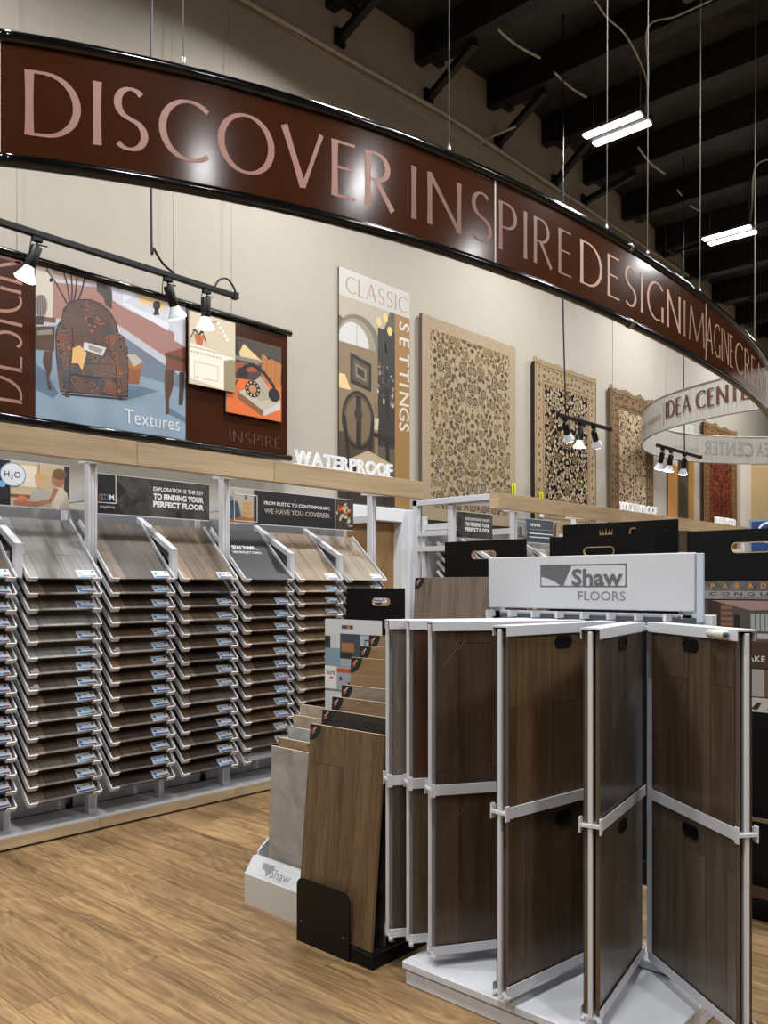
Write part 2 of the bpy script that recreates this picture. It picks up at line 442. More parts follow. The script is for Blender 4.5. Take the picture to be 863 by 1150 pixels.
# ------------------------------------------------------------------ gondola bays
COLW, PITCH, ROW = .438, .52, .0935
ANG = radians(43)
FY, FZ = 4.8, 1.555       # front lip of the top tray
def tray_mesh():
    b = MB()
    for sx in (-1, 1):
        x = sx*.228
        b.box(x-.004, 0, -.012, x+.004, .56, .018, WHITE)
        b.box(x, -.006, -.012, x-sx*.055, .0, .014, WHITE)
        b.box(x, -.006, -.016, x-sx*.055, .04, -.010, WHITE)
    b.box(-.224, .02, -.016, .224, .54, -.010, GREYW)
    return b
def label_mesh(kind):
    b = MB(); y0 = -.0 
    W_ = mat('label_white', rgb(215, 220, 226), .35)
    b.M = Matrix.Translation((0, 0, .0052)) @ Matrix.Diagonal((1.1, 1.35, 1, 1))
    def q(x0, y0, x1, y1, m, z=0): b.add([(x0, y0, z), (x1, y0, z), (x1, y1, z), (x0, y1, z)], [(0, 1, 2, 3)], m)
    q(0, 0, .112, .046, W_)
    blue = flat(40, 96, 168) if kind == 0 else flat(92, 168, 220)
    q(.01, .002, .075, .012, blue, .0004); q(.075, .002, .108, .012, flat(120, 80, 66), .0004)
    q(.008, .018, .03, .03, flat(60, 110, 160), .0004); q(.04, .03, .07, .034, flat(110, 120, 130), .0004)
    q(.04, .022, .095, .025, flat(150, 155, 160), .0004); q(.086, .03, .1, .042, flat(70, 75, 90), .0004)
    return b
def flag_mesh():
    b = MB(); b.M = Matrix.Translation((0, 0, .0052))
    def q(x0, y0, x1, y1, m, z=0): b.add([(x0, y0, z), (x1, y0, z), (x1, y1, z), (x0, y1, z)], [(0, 1, 2, 3)], m)
    q(0, 0, .05, .03, flat(220, 210, 205))
    for k in range(4): q(0, .001+k*.008, .05, .004+k*.008, flat(170, 60, 60), .0004)
    q(0, .015, .02, .03, flat(60, 66, 110), .0006)
    return b
PROTO = {}
def get_proto(key):
    if key in PROTO: return PROTO[key].copy()
    if key == 'tray': o = tray_mesh().build('tray')
    elif key[0] == 'label': o = label_mesh(key[1]).build('price_label')
    elif key == 'flag': o = flag_mesh().build('flag_sticker')
    elif key[0] == 'board':
        b = MB(); b.box(-.219, .002, -.006, .219, .56, .004, WD[key[1]], .0015); o = b.build('sample_panel')
    PROTO[key] = o
    return o
ORD = ['top', 'second', 'third', 'fourth', 'fifth', 'sixth', 'seventh', 'eighth', 'ninth', 'tenth', 'eleventh', 'twelfth', 'thirteenth', 'fourteenth', 'fifteenth']
CNAME = {'pale_grey': 'pale grey', 'grey': 'grey', 'grey_brown': 'grey-brown', 'light_oak': 'light oak', 'weathered_tan': 'weathered tan', 'pale_knotty': 'pale knotty oak',
         'brown': 'mid brown', 'warm_brown': 'warm brown', 'dark_brown': 'dark brown', 'charcoal': 'charcoal', 'dark_walnut': 'dark walnut'}
def link(o):
    if o.name not in COL.objects: COL.objects.link(o)
    return o
def sample(cx, row, key, where, group, lab=True, flag=False, y0=FY):
    z = FZ-row*ROW
    label = '%s sample board, %s slot %s' % (CNAME[key], (ORD[row]+' from top') if row else 'topmost', where)
    root = link(get_proto(('board', key)))
    root.name = 'flooring_sample'; root.parent = None
    root.location = (cx, y0, z); root.rotation_euler = (ANG, 0, 0)
    tag(root, label, 'flooring sample', group)
    if lab:
        l = link(get_proto(('label', 0 if (row*7+int(cx*10)) % 3 else 1))); l.parent = root; l.location = (.085+random.uniform(-.006, .004), .016, 0); l.rotation_euler = (0, 0, random.uniform(-.04, .04))
    if flag:
        l = link(get_proto('flag')); l.parent = root; l.location = (-.205, .02, 0)
    return root

def bay(label, X0, ncol, rows=15, width=None, right_end=False, left_end=False, sign=None, joint=True):
    W = width or ncol*PITCH
    X0 -= .027
    g = thing('display_gondola', label, 'display rack', (X0, 4.83, 0), 0, 'white tiered sample racks along the wall')
    Y = lambda y: y-4.83
    # deck and kick
    b = MB(); b.box(0.001, Y(4.845), .055, W-.001, Y(5.2), .072, WHITE2, .003)
    b.box(.001, Y(4.9), .0, W-.001, Y(5.44), .055, BLACK); b.build('deck', g)
    b = MB(); b.box(.001, Y(4.83), .012, W-.001, Y(4.845), .074, FASCIA, .002); b.build('base_fascia', g)
    b = MB(); b.box(.03, Y(5.215), .072, W-.03, Y(5.235), .60, WHITE2); b.box(.03, Y(5.28), .60, W-.03, Y(5.3), 2.02, GREYW); b.build('back_panel', g)
    for x in ([.03] + ([W+.03] if right_end else [])):
        b = MB(); b.box(x-.03, Y(4.97), .072, x+.03, Y(5.03), 2.3, WHITE, .004)
        b.box(x-.012, Y(4.9690), .1, x-.009, Y(4.97), 2.29, GREYW); b.box(x+.009, Y(4.9690), .1, x+.012, Y(4.97), 2.29, GREYW)
        b.build('upright', g)
        b = MB(); b.box(x-.022, Y(5.32), .072, x+.022, Y(5.36), 2.2, WHITE); b.box(x-.02, Y(5.03), 2.06, x+.02, Y(5.36), 2.12, WHITE); b.build('rear_upright', g)
        b = MB(); b.add([(x-.03, Y(4.45), 2.24), (x+.03, Y(4.45), 2.24), (x+.03, Y(5.1), 2.30), (x-.03, Y(5.1), 2.30), (x-.03, Y(4.45), 2.285), (x+.03, Y(4.45), 2.285), (x+.03, Y(5.1), 2.345), (x-.03, Y(5.1), 2.345)],
                        [(0,3,2,1),(4,5,6,7),(0,1,5,4),(1,2,6,5),(2,3,7,6),(3,0,4,7)], WHITE)
        b.build('canopy_bracket', g)
    for i in range(1, ncol):
        x = .027+i*W/ncol
        b = MB(); b.box(x-.02, Y(5.0), .072, x+.02, Y(5.05), 1.72, WHITE); b.build('divider_post', g)
        b = MB(); b.obox((x, Y(4.86), 1.75), (x, Y(5.30), 1.985), .045, .035, WHITE); b.box(x-.022, Y(4.835), 1.56, x+.022, Y(4.88), 1.765, WHITE, .004); b.obox((x, Y(4.88), 1.72), (x, Y(5.28), 1.93), .012, .06, DGREY)
        b.build('divider_arm', g)
    b = MB(); b.box(0.002, Y(4.4), 2.22, W-.002, Y(4.44), 2.36, FASCIA, .001); b.box(0.002, Y(4.44), 2.225, W-.002, Y(4.50), 2.24, WHITE); b.build('canopy_fascia', g)
    cxs = []
    for i in range(ncol):
        cx = .027+(i+.5)*W/ncol
        cxs.append(X0+cx)
        for r in range(rows):
            t = link(get_proto('tray')); t.parent = g; t.location = (cx, Y(FY), FZ-r*ROW); t.rotation_euler = (ANG, 0, 0)
    if left_end:
        b = MB(); b.box(-.03, Y(5.39), .0, .03, Y(5.45), 2.36, WHITE, .004); b.box(-.03, Y(4.5), 2.30, .03, Y(5.45), 2.36, WHITE, .004); b.box(-.02, Y(5.03), 2.0, .02, Y(5.39), 2.05, WHITE); b.box(-.02, Y(5.03), 1.85, .02, Y(5.39), 1.9, WHITE)
        b.box(-.05, Y(4.4), 2.22, .0, Y(4.5), 2.36, FASCIA); b.build('end_frame', g)
    if sign:
        b = MB(); sign(b); b.build('header_sign', g)
    return g, cxs

# header signs; drawn in bay-local coordinates, front plane y = SY
SY = 5.035-4.83+.0; 
SGD = flat(38, 38, 40); SGT = flat(225, 226, 228); SGT2 = flat(168, 160, 148)
def sgn_base(b, x0, x1, z0, z1, m=None):
    b.box(x0, SY, z0, x1, SY+.008, z1, m or SGD); b.box(x0, SY-.001, z0-.006, x1, SY+.010, z0, WHITE); b.box(x0, SY-.001, z1, x1, SY+.010, z1+.004, WHITE)
def sign_h2o(b):
    x0, x1, z0, z1 = -.0+.04, .96, 1.995, 2.262
    sgn_base(b, x0, x1, z0, z1); y = SY-.001
    E_ = .59
    b.text('EVER', .455, 2.172, .036, SGT, y, align='r', bold=.02); b.text('K...', .455, 2.102, .036, SGT, y, align='r', bold=.02); b.text('ELSE.', .455, 2.035, .028, SGT2, y, align='r', bold=.02)
    b.rect(E_, z0, x1, z1, flat(196, 176, 146), y)
    b.rect(E_+.02, z0+.12, E_+.16, z1-.02, flat(226, 216, 198), y-.0004); b.rect(E_+.17, z0+.1, E_+.178, z1, flat(150, 120, 88), y-.0004)
    b.rect(E_, z0+.05, E_+.13, z0+.07, flat(120, 84, 56), y-.0004)
    b.rect(x1-.035, z0, x1, z1, flat(60, 58, 58), y-.0004)
    # two children washing up
    sk = flat(172, 118, 88); sk2 = flat(206, 170, 136)
    b.ell(E_+.185, z0+.16, .036, .044, sk2, y-.0008); b.ell(E_+.185, z0+.188, .038, .022, flat(196, 164, 110), y-.001)
    b.poly([(E_+.11, z0+.01), (E_+.13, z0+.10), (E_+.17, z0+.115), (E_+.24, z0+.10), (E_+.25, z0+.01)], flat(176, 174, 168), y-.0008)
    b.poly([(E_+.25, z0), (E_+.255, z0+.09), (E_+.28, z0+.135), (E_+.32, z0+.13), (E_+.355, z0+.1), (E_+.375, z0)], flat(206, 196, 180), y-.0012)
    b.ell(E_+.295, z0+.185, .043, .05, sk, y-.0014); b.ell(E_+.305, z0+.213, .046, .034, flat(118, 92, 66), y-.0016)
    b.line([(E_+.285, z0+.125), (E_+.25, z0+.045), (E_+.16, z0+.018), (E_+.02, z0+.02)], .026, sk, y-.0016)
    b.ell(E_+.07, z0+.045, .03, .02, flat(206, 120, 92), y-.0018)
    b.ell(E_-.005+.02, z0+.185, .078, .072, flat(96, 150, 196), y-.002); b.ell(E_-.005+.02, z0+.185, .072, .066, flat(222, 226, 230), y-.0022)
    b.ell(E_-.05, z0+.125, .022, .02, flat(110, 170, 214), y-.0022)
    b.text('H', E_-.038, z0+.168, .036, flat(28, 52, 92), y-.0026, bold=.01); b.text('2', E_-.0, z0+.158, .024, flat(28, 52, 92), y-.0026, bold=.01); b.text('O', E_+.022, z0+.168, .036, flat(28, 52, 92), y-.0026, bold=.01)
def sign_explore(b, x0=.03, x1=.915, dim=False):
    z0, z1 = 1.985, 2.24
    sgn_base(b, x0, x1, z0, z1, stone('sign_rock_texture' , rgb(34, 33, 33), rgb(84, 80, 76), 7, .4)); y = SY-.001
    b.poly([(x0, z0), (x0+.2, z0), (x0+.12, z0+.08), (x0+.2, z0+.16), (x0+.1, z1), (x0, z1)], flat(34, 34, 36), y)
    b.line([(x0+.125, z1), (x0+.125, z0+.07), (x0, z0+.07)], .005, SGT, y-.0006)
    for k, c in enumerate(((196, 96, 50), (120, 150, 176), (70, 110, 160))): b.ell(x0+.018+k*.02, z0+.107, .014, .02, flat(*c), y-.0008-k*.0002); b.ell(x0+.018+k*.02, z0+.107, .008, .013, flat(34, 34, 36), y-.0009-k*.0002)
    b.text('M', x0+.078, z0+.09, .034, SGT, y-.0008, bold=.03); b.text('explore', x0+.012, z0+.036, .02, SGT, y-.0008, width=.105)
    b.text('EXPLORATION IS THE KEY', x1-.05, z0+.178, .026, SGT, y-.001, width=.41, align='r', bold=.02)
    b.text('TO FINDING YOUR', x1-.05, z0+.122, .036, SGT, y-.001, width=.41, align='r', bold=.045)
    b.text('PERFECT FLOOR', x1-.05, z0+.07, .036, SGT, y-.001, width=.41, align='r', bold=.045)
def sign_rustic(b):
    x0, x1, z0, z1 = .03, 1.40, 1.985, 2.24
    sgn_base(b, x0, x1, z0, z1); y = SY-.001
    # bedroom picture
    b.rect(x0, z0, x0+.30, z1, flat(176, 170, 160), y); b.rect(x0, z0, x0+.3, z0+.045, flat(170, 112, 60), y-.0004); b.rect(x0+.02, z1-.07, x0+.09, z1-.01, flat(206, 196, 170), y-.0004)
    b.poly([(x0, z0+.04), (x0, z0+.15), (x0+.08, z0+.17), (x0+.15, z0+.15), (x0+.18, z0+.05), (x0+.1, z0+.02)], flat(66, 84, 104), y-.0008); b.ell(x0+.06, z0+.175, .05, .022, flat(120, 146, 166), y-.001)
    b.rect(x0+.2, z0+.04, x0+.28, z0+.165, flat(196, 160, 110), y-.0008)
    for k in range(3): b.line([(x0+.205, z0+.075+k*.035), (x0+.275, z0+.075+k*.035)], .003, flat(120, 90, 60), y-.001); b.ell(x0+.24, z0+.06+k*.035, .004, .004, flat(90, 70, 50), y-.001, 8)
    b.ell(x0+.225, z0+.195, .012, .02, flat(90, 110, 90), y-.001)
    b.frame(x0+.115, z0+.01, x0+.335, z1-.04, .006, SGT, y-.0014)
    b.text('FROM RUSTIC TO CONTEMPORARY.', x0+.40, z0+.152, .026, SGT, y-.001, width=.70, bold=.02)
    b.text('WE HAVE YOU COVERED.', x0+.40, z0+.088, .036, SGT2, y-.001, width=.70, bold=.03)
    # flowers picture
    X = x1-.21; b.rect(X, z0, x1, z1, flat(64, 58, 52), y); b.rect(X-.006, z0, X, z1, SGT, y-.0004)
    rnd = random.Random(3)
    for k in range(46):
        a = rnd.uniform(0, 6.28); r = rnd.uniform(0, .085); cx = X+.1+r*cos(a)*.95; cz = z0+.14+r*sin(a)*1.1
        c = (206, 92, 40) if cz > z0+.155 and rnd.random() < .65 else (206, 190, 160) if rnd.random() < .8 else (112, 84, 60)
        b.ell(cx, cz, rnd.uniform(.008, .018), rnd.uniform(.008, .018), flat(*c), y-.0006-k*.00001, 8)
    b.text('room', x1-.06, z0+.03, .016, SGT, y-.0016, align='l', width=.05, bold=.02)
def sign_shine(b):
    x0, x1, z0, z1 = .03, 1.0, 1.985, 2.24
    sgn_base(b, x0, x1, z0, z1, flat(62, 74, 86)); y = SY-.001
    b.rect(x0, z0, x0+.28, z1, flat(138, 134, 128), y); b.rect(x0, z0, x0+.28, z0+.07, flat(110, 96, 82), y-.0004)
    b.ell(x0+.1, z0+.12, .05, .04, flat(90, 100, 108), y-.0006); b.rect(x0+.16, z0+.05, x0+.22, z0+.16, flat(84, 84, 88), y-.0006)
    b.frame(x0+.06, z0+.03, x0+.3, z1-.03, .006, flat(160, 200, 214), y-.001)
    b.text('THE SHINE', x0+.36, z0+.18, .026, SGT, y-.001, width=.22, bold=.03); b.rect(x0+.36, z0+.14, x0+.81, z0+.15, flat(120, 126, 130), y-.001)
    b.rect(x0+.36, z0+.095, x0+.84, z0+.105, SGT, y-.001); b.rect(x0+.36, z0+.055, x0+.81, z0+.065, SGT, y-.001)
    b.rect(x1-.12, z0, x1, z1, flat(150, 140, 128), y-.0004); b.poly([(x1-.12, z0), (x1-.1, z0+.2), (x1-.04, z1), (x1-.07, z0)], flat(92, 60, 50), y-.0006)

G1 = 'sample boards on the long rack at the left'
XA = 1.64
g1, ca = bay('white rack bay at the left edge, below the DESIGN wall banner', 1.62, 2, sign=sign_h2o, width=1.055)
g2, cb = bay('white rack bay with EXPLORATION header between the two slimmer uprights', 2.675, 2, sign=lambda b: sign_explore(b, .10, .965), width=1.04)
g3, cc = bay('white rack bay of three columns under the WATERPROOF letters', 3.715, 3, sign=sign_rustic, width=1.56, right_end=True)
cols = [(ca[0], 'in first column', ['grey', 'grey_brown', 'grey', 'grey', 'grey_brown', 'grey', 'brown', 'grey_brown', 'dark_brown', 'grey_brown', 'brown', 'dark_brown', 'dark_brown', 'dark_walnut', 'dark_walnut']),
        (ca[1], 'in second column', ['pale_grey', 'grey_brown', 'grey', 'pale_grey', 'grey', 'pale_grey', 'grey', 'grey', 'grey_brown', 'grey', 'grey_brown', 'grey_brown', 'grey', 'grey_brown', 'grey_brown']),
        (cb[0], 'in third column', ['grey_brown', 'grey_brown', 'grey_brown', 'grey', 'brown', 'grey', 'warm_brown', 'brown', 'brown', 'grey_brown', 'brown', 'dark_brown', 'brown', 'dark_brown', 'dark_walnut']),
        (cb[1], 'in fourth column', ['weathered_tan', 'dark_walnut', 'brown', 'weathered_tan', 'grey', 'warm_brown', 'dark_brown', 'grey_brown', 'brown', 'grey', 'brown', 'dark_brown', 'grey_brown', 'dark_brown', 'dark_brown']),
        (cc[0], 'in fifth column', ['charcoal', 'weathered_tan', 'brown', 'grey_brown', 'warm_brown', 'warm_brown', 'warm_brown', 'grey_brown', 'weathered_tan', 'warm_brown', 'brown', 'warm_brown', 'brown', 'brown', None]),
        (cc[1], 'in sixth column', ['light_oak', 'light_oak', 'warm_brown', 'light_oak', 'weathered_tan', 'light_oak', 'weathered_tan', 'warm_brown', 'light_oak', 'weathered_tan', 'warm_brown', 'brown', 'dark_brown', 'brown', 'brown']),
        (cc[2], 'in seventh column', ['pale_knotty', 'grey', 'pale_grey', 'light_oak', 'weathered_tan', 'grey', 'light_oak', 'weathered_tan', 'warm_brown', 'brown', 'brown', 'dark_brown', 'brown', 'brown', 'dark_brown'])]
for ci, (cx, where, ks) in enumerate(cols):
    for r, k in enumerate(ks):
        if k is None: continue
        o = sample(cx, r, k, where+' of left rack', G1, lab=not ((ci, r) in ((1, 3), (3, 1), (3, 9), (4, 0), (4, 1))), flag=(ci, r) in ((1, 6), (1, 7), (2, 5), (4, 8)))
        if (ci, r) == (4, 0):
            b = MB(); T = SGT
            b.M = Matrix(((1,0,0,0),(0,0,1,0),(0,-1,0,.0052),(0,0,0,1)))
            b.text('STAY TUNED...', -.14, .34, .034, T, 0, width=.24, bold=.04); b.text('NEW PRODUCT COMING', -.16, .29, .024, T, 0, width=.26, bold=.01)
            b.build('printed_notice', o)

# second rack, further along the wall
g4, cd = bay('white rack bay at the near open end of the far rack', 6.40, 2, rows=6, left_end=True, sign=lambda b: sign_explore(b, .03, .75), width=1.05)
g5, ce = bay('second bay of the far rack, behind the black display boards', 7.45, 2, rows=4, sign=sign_shine, width=1.26)
for ci, (cx, where, ks) in enumerate([(cd[0], 'in first column of far rack', ['warm_brown', 'brown', 'warm_brown', 'brown', 'grey_brown', 'brown']), (cd[1], 'in second column of far rack', ['weathered_tan', 'grey', 'brown', 'grey_brown', 'brown', 'grey']),
                                      (ce[0], 'in third column of far rack', ['light_oak', 'weathered_tan', 'grey', 'brown']), (ce[1], 'in fourth column of far rack', ['pale_knotty', 'light_oak', 'grey', 'grey'])]):
    for r, k in enumerate(ks): sample(cx, r, k, where, 'sample boards on the far rack', lab=True)
g6, cf = bay('long third bay of the far rack below the cream rug', 8.71, 4, rows=2, width=2.72)
g7, cg = bay('last bay of the far rack beside the tan partition', 11.43, 4, rows=2, width=2.72, right_end=True)
for ci, cx in enumerate(cf): sample(cx, 0, ['grey', 'light_oak', 'pale_knotty', 'brown'][ci], 'in %s column of long third far bay' % ['first', 'second', 'third', 'fourth'][ci], 'sample boards on the far rack', lab=False)

# word signs standing on the canopies
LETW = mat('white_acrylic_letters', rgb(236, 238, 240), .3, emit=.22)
def word(txt, x0, x1, z, h, label):
    b = MB(); n = len(txt); ws = [font_mesh(ch, .028, .06, 0)[2] for ch in txt]; gp = .075; k = (x1-x0)/(sum(ws)+gp*(n-1)); x = 0
    for ch, w_ in zip(txt, ws):
        b.text(ch, x, 0, h, LETW, 0, width=w_*k, bold=.028, ext=.06); x += (w_+gp)*k
    b.box(0, -.006, -.005, x1-x0, .010, .001, LETW)
    o = b.build('letter_sign', loc=(x0, 4.418, z+.006)); return tag(o, label, 'sign')
word('WATERPROOF', 3.886, 4.90, 2.36, .095, 'white WATERPROOF block letters standing on the near oak canopy')
word('WATERPROOF', 8.70, 9.65, 2.36, .085, 'small white WATERPROOF letters on the far canopy below the cream rug')
word('HARDWOOD', 11.44, 12.2, 2.36, .085, 'faint white word sign on the far canopy below the red rug')

# ------------------------------------------------------------------ wall graphics
CHAIRF = None
def chair_fabric():
    m, nt, p = base_mat('spiral_print_fabric')
    tc = N(nt, 'ShaderNodeTexCoord'); v = N(nt, 'ShaderNodeTexVoronoi'); v.inputs['Scale'].default_value = 13
    nt.links.new(tc.outputs['Object'], v.inputs['Vector'])
    rings = mathn(nt, 'SINE', mathn(nt, 'MULTIPLY', v.outputs['Distance'], 40.0))
    sp = N(nt, 'ShaderNodeSeparateColor'); nt.links.new(v.outputs['Color'], sp.inputs[0])
    c1 = ramp(nt, sp.outputs[0], [(0, rgb(92, 64, 52)), (.25, rgb(112, 78, 60)), (.45, rgb(104, 76, 64)), (.62, rgb(58, 66, 76)), (.78, rgb(142, 84, 50)), (.86, rgb(100, 76, 64))], 'CONSTANT')
    c = mixc(nt, mathn(nt, 'GREATER_THAN', rings, .1), c1, rgb(62, 44, 40))
    nt.links.new(c, p.inputs['Base Color']); p.inputs['Roughness'].default_value = .4
    return m
BY = 5.55
# one long roller banner: brown DESIGN panel, interior photograph, brown panel with two raised prints
BROWN = mat('brown_banner_film', rgb(58, 30, 16), .18, spec=.3)
BT = flat(122, 82, 66)
X0, X1, Z0, Z1 = 1.75, 4.80, 2.62, 3.70
ban = thing('roller_banner', 'long wall banner with armchair photograph between brown DESIGN and INSPIRE panels', 'banner', (X0, BY, Z0))
W, H = X1-X0, Z1-Z0
b = MB(); b.box(0, 0, 0, W, .004, H, BROWN)
PX0, PX1 = 2.575-X0, 3.76-X0   # photograph
def A(px, py):
    q = on_y(px, py, BY); return (q[0]-X0, q[1]-Z0)
def PP(pts, m, y): b.poly([A(*p) for p in pts], m, y)
def clampx(q): return (min(max(q[0], PX0), PX1), min(max(q[1], 0.002), H-.002))
# photo drawn from crop coordinates: px = 40 + c/5.076, py = 280 + r/5.076
def K(c, r): return clampx(A(40+c/5.076, 280+r/5.076))
def KP(pts, m, y): b.poly([K(*p) for p in pts], m, y)
def KE(c, r, rc, rr, m, y, n=20): b.poly([K(c+rc*cos(2*pi*k/n), r+rr*sin(2*pi*k/n)) for k in range(n)], m, y)
def KL(pts, w, m, y): b.line([K(*p) for p in pts], w, m, y)
y = -.0006
b.rect(PX0, 0, PX1, H, flat(124, 142, 158), y)                               # blue carpet
KP([(0, 0), (860, 0), (860, 690), (470, 435), (0, 395)], flat(150, 108, 98), y-.0003)      # pink wall
KP([(80, 60), (330, 130), (350, 195), (80, 165)], flat(166, 140, 124), y-.0004)
KP([(468, 430), (860, 690), (860, 740), (468, 474)], flat(172, 174, 184), y-.0005)              # skirting
KP([(0, 390), (150, 395), (150, 430), (0, 440)], flat(168, 170, 180), y-.0005)
KP([(468, 474), (860, 740), (860, 800), (600, 720), (520, 640)], flat(100, 110, 126), y-.0004)
KP([(0, 650), (60, 700), (130, 820), (100, 850), (0, 800)], flat(84, 104, 126), y-.0004); KP([(520, 770), (600, 780), (700, 810), (520, 860)], flat(88, 108, 128), y-.0004); KP([(740, 930), (860, 990), (860, 960), (760, 900)], flat(84, 104, 126), y-.0004)
KP([(500, 200), (570, 220), (570, 260), (500, 300)], flat(206, 208, 214), y-.0009); KP([(790, 430), (860, 460), (860, 560), (790, 520)], flat(190, 192, 200), y-.0007)
KP([(80, 165), (350, 195), (350, 215), (80, 185)], flat(176, 176, 184), y-.0006)
KP([(430, 200), (860, 330), (860, 560), (780, 470), (500, 330), (440, 290)], flat(186, 188, 196), y-.0006)  # window box
KP([(590, 240), (740, 285), (740, 350), (590, 300)], flat(206, 176, 120), y-.0008)
KP([(500, 300), (760, 420), (755, 465), (495, 315)], flat(206, 208, 214), y-.0009)
KP([(0, 100), (90, 110), (100, 230), (95, 400), (0, 390)], flat(188, 180, 164), y-.0006)        # lamp shade
KE(30, 320, 38, 62, flat(120, 112, 104), y-.001); KP([(0, 380), (50, 382), (45, 430), (0, 430)], flat(52, 40, 34), y-.0011)
for dc in range(-30, 30, 12): KL([(30+dc, 262), (34+dc*1.2, 380)], .006, flat(76, 68, 62), y-.0012)
KE(690, 320, 22, 26, flat(30, 28, 30), y-.0012); KP([(670, 375), (705, 375), (700, 340), (680, 340)], flat(30, 28, 30), y-.0012)
for (p, q) in (((180, 310), (60, 110)), ((195, 310), (160, 130)), ((205, 310), (200, 130)), ((215, 310), (235, 140)), ((235, 310), (280, 160))): KL([p, ((p[0]+q[0])/2+6, (p[1]+q[1])/2), q], .012, flat(46, 42, 38), y-.0012)
KP([(345, 180), (400, 200), (435, 240), (435, 340), (400, 320), (385, 270), (350, 240)], flat(58, 56, 50), y-.0012)
# side table left
TB = flat(74, 46, 32); TB2 = flat(112, 64, 46)
KP([(0, 440), (110, 440), (105, 580), (0, 570)], TB, y-.0013); KP([(50, 385), (115, 392), (112, 420), (45, 412)], TB2, y-.0014)
KP([(48, 580), (95, 580), (92, 680), (75, 740), (95, 800), (70, 800), (60, 700), (40, 640)], TB, y-.0014)
KP([(5, 465), (90, 455), (95, 485), (10, 490)], flat(130, 120, 110), y-.0015)
# basket
KP([(525, 660), (605, 650), (590, 770), (530, 765)], flat(128, 78, 42), y-.0013); KE(568, 660, 46, 22, flat(150, 96, 54), y-.0014); KP([(520, 600), (570, 600), (612, 640), (560, 670)], flat(176, 164, 150), y-.0016)
# armchair
FB = chair_fabric(); KP([(146, 400), (156, 340), (188, 304), (240, 284), (312, 284), (374, 309), (426, 356), (461, 418), (474, 480), (524, 560), (530, 690), (526, 846), (140, 812), (114, 600), (112, 480), (124, 430)], flat(40, 28, 24), y-.0015)
KP([(170, 810), (195, 810), (192, 845), (165, 840)], TB, y-.0014); KP([(465, 830), (500, 830), (492, 862), (470, 858)], TB, y-.0014)
KP([(150, 400), (160, 345), (190, 310), (240, 290), (310, 290), (370, 315), (420, 360), (455, 420), (468, 480), (460, 560), (440, 640), (180, 640), (150, 480)], FB, y-.0016)
KP([(195, 560), (440, 560), (470, 640), (470, 735), (195, 710)], FB, y-.0020)
KP([(140, 700), (525, 735), (520, 840), (145, 808)], FB, y-.0022)
KP([(118, 480), (128, 435), (165, 420), (205, 430), (210, 500), (200, 640), (192, 720), (190, 800), (140, 805), (122, 680)], FB, y-.0024)
KP([(415, 500), (430, 478), (470, 475), (505, 500), (520, 570), (524, 690), (520, 842), (462, 835), (455, 700), (440, 620), (418, 560)], FB, y-.0024)
DK = flat(30, 19, 16)
KL([(195, 712), (330, 730), (460, 738)], .010, DK, y-.0026); KL([(208, 440), (212, 560), (195, 650), (190, 800)], .007, DK, y-.0026); KL([(416, 500), (420, 570), (456, 650), (462, 830)], .007, DK, y-.0026); KL([(195, 655), (440, 655)], .005, DK, y-.0023)
KP([(150, 820), (520, 850), (520, 860), (150, 830)], DK, y-.0015)
KP([(275, 528), (402, 562), (380, 608), (270, 570)], flat(196, 194, 190), y-.0028); KP([(300, 545), (385, 570), (370, 596), (300, 570)], flat(140, 132, 126), y-.003)
KP([(210, 565), (250, 548), (290, 590), (265, 690), (240, 650), (205, 650)], flat(206, 164, 104), y-.0028)
# table right
KP([(738, 590), (860, 560), (860, 700), (745, 690)], TB2, y-.0014); KP([(738, 590), (860, 625), (860, 650), (738, 612)], TB, y-.0016)
KP([(738, 690), (790, 690), (785, 780), (760, 860), (762, 940), (740, 940), (742, 880), (735, 780)], TB, y-.0016); KP([(818, 700), (850, 700), (845, 800), (838, 890), (816, 885), (818, 800)], flat(52, 32, 24), y-.0015)
tx = K(490, 0)[0]; b.text('Textures', PX0+.66, .085, .105, flat(196, 200, 206), y-.003, width=.47)
# INSPIRE
flared(b, 'INSPIRE', W-.62, W-.03-.05, .07, .16, flat(84, 56, 42), lambda a, c: (a, -.001, c), .7)
# DESIGN running up the left panel
DX0, DX1 = .44, .68+.1
flared(b, 'DESIGN', .10, H-.03, 0, .34, flat(150, 104, 88), lambda a, c: (PX0-.09-c, -.001, a), .85, .22)
b.build('printed_panel', ban)
for z in (-.0, H):
    t = MB(); t.tube([(-.02, -.005, z), (W+.03, -.005, z)], .026, BLACKG, 12); t.build('banner_rail', ban)
t = MB()
for x in (.7, 1.9, W-.6): t.tube([(x, 0, H+.02), (x, .0, H+1.2), (x+.02, .09, H+3.1)], .0022, CABLE, 6)
t.build('hanging_cable', ban)
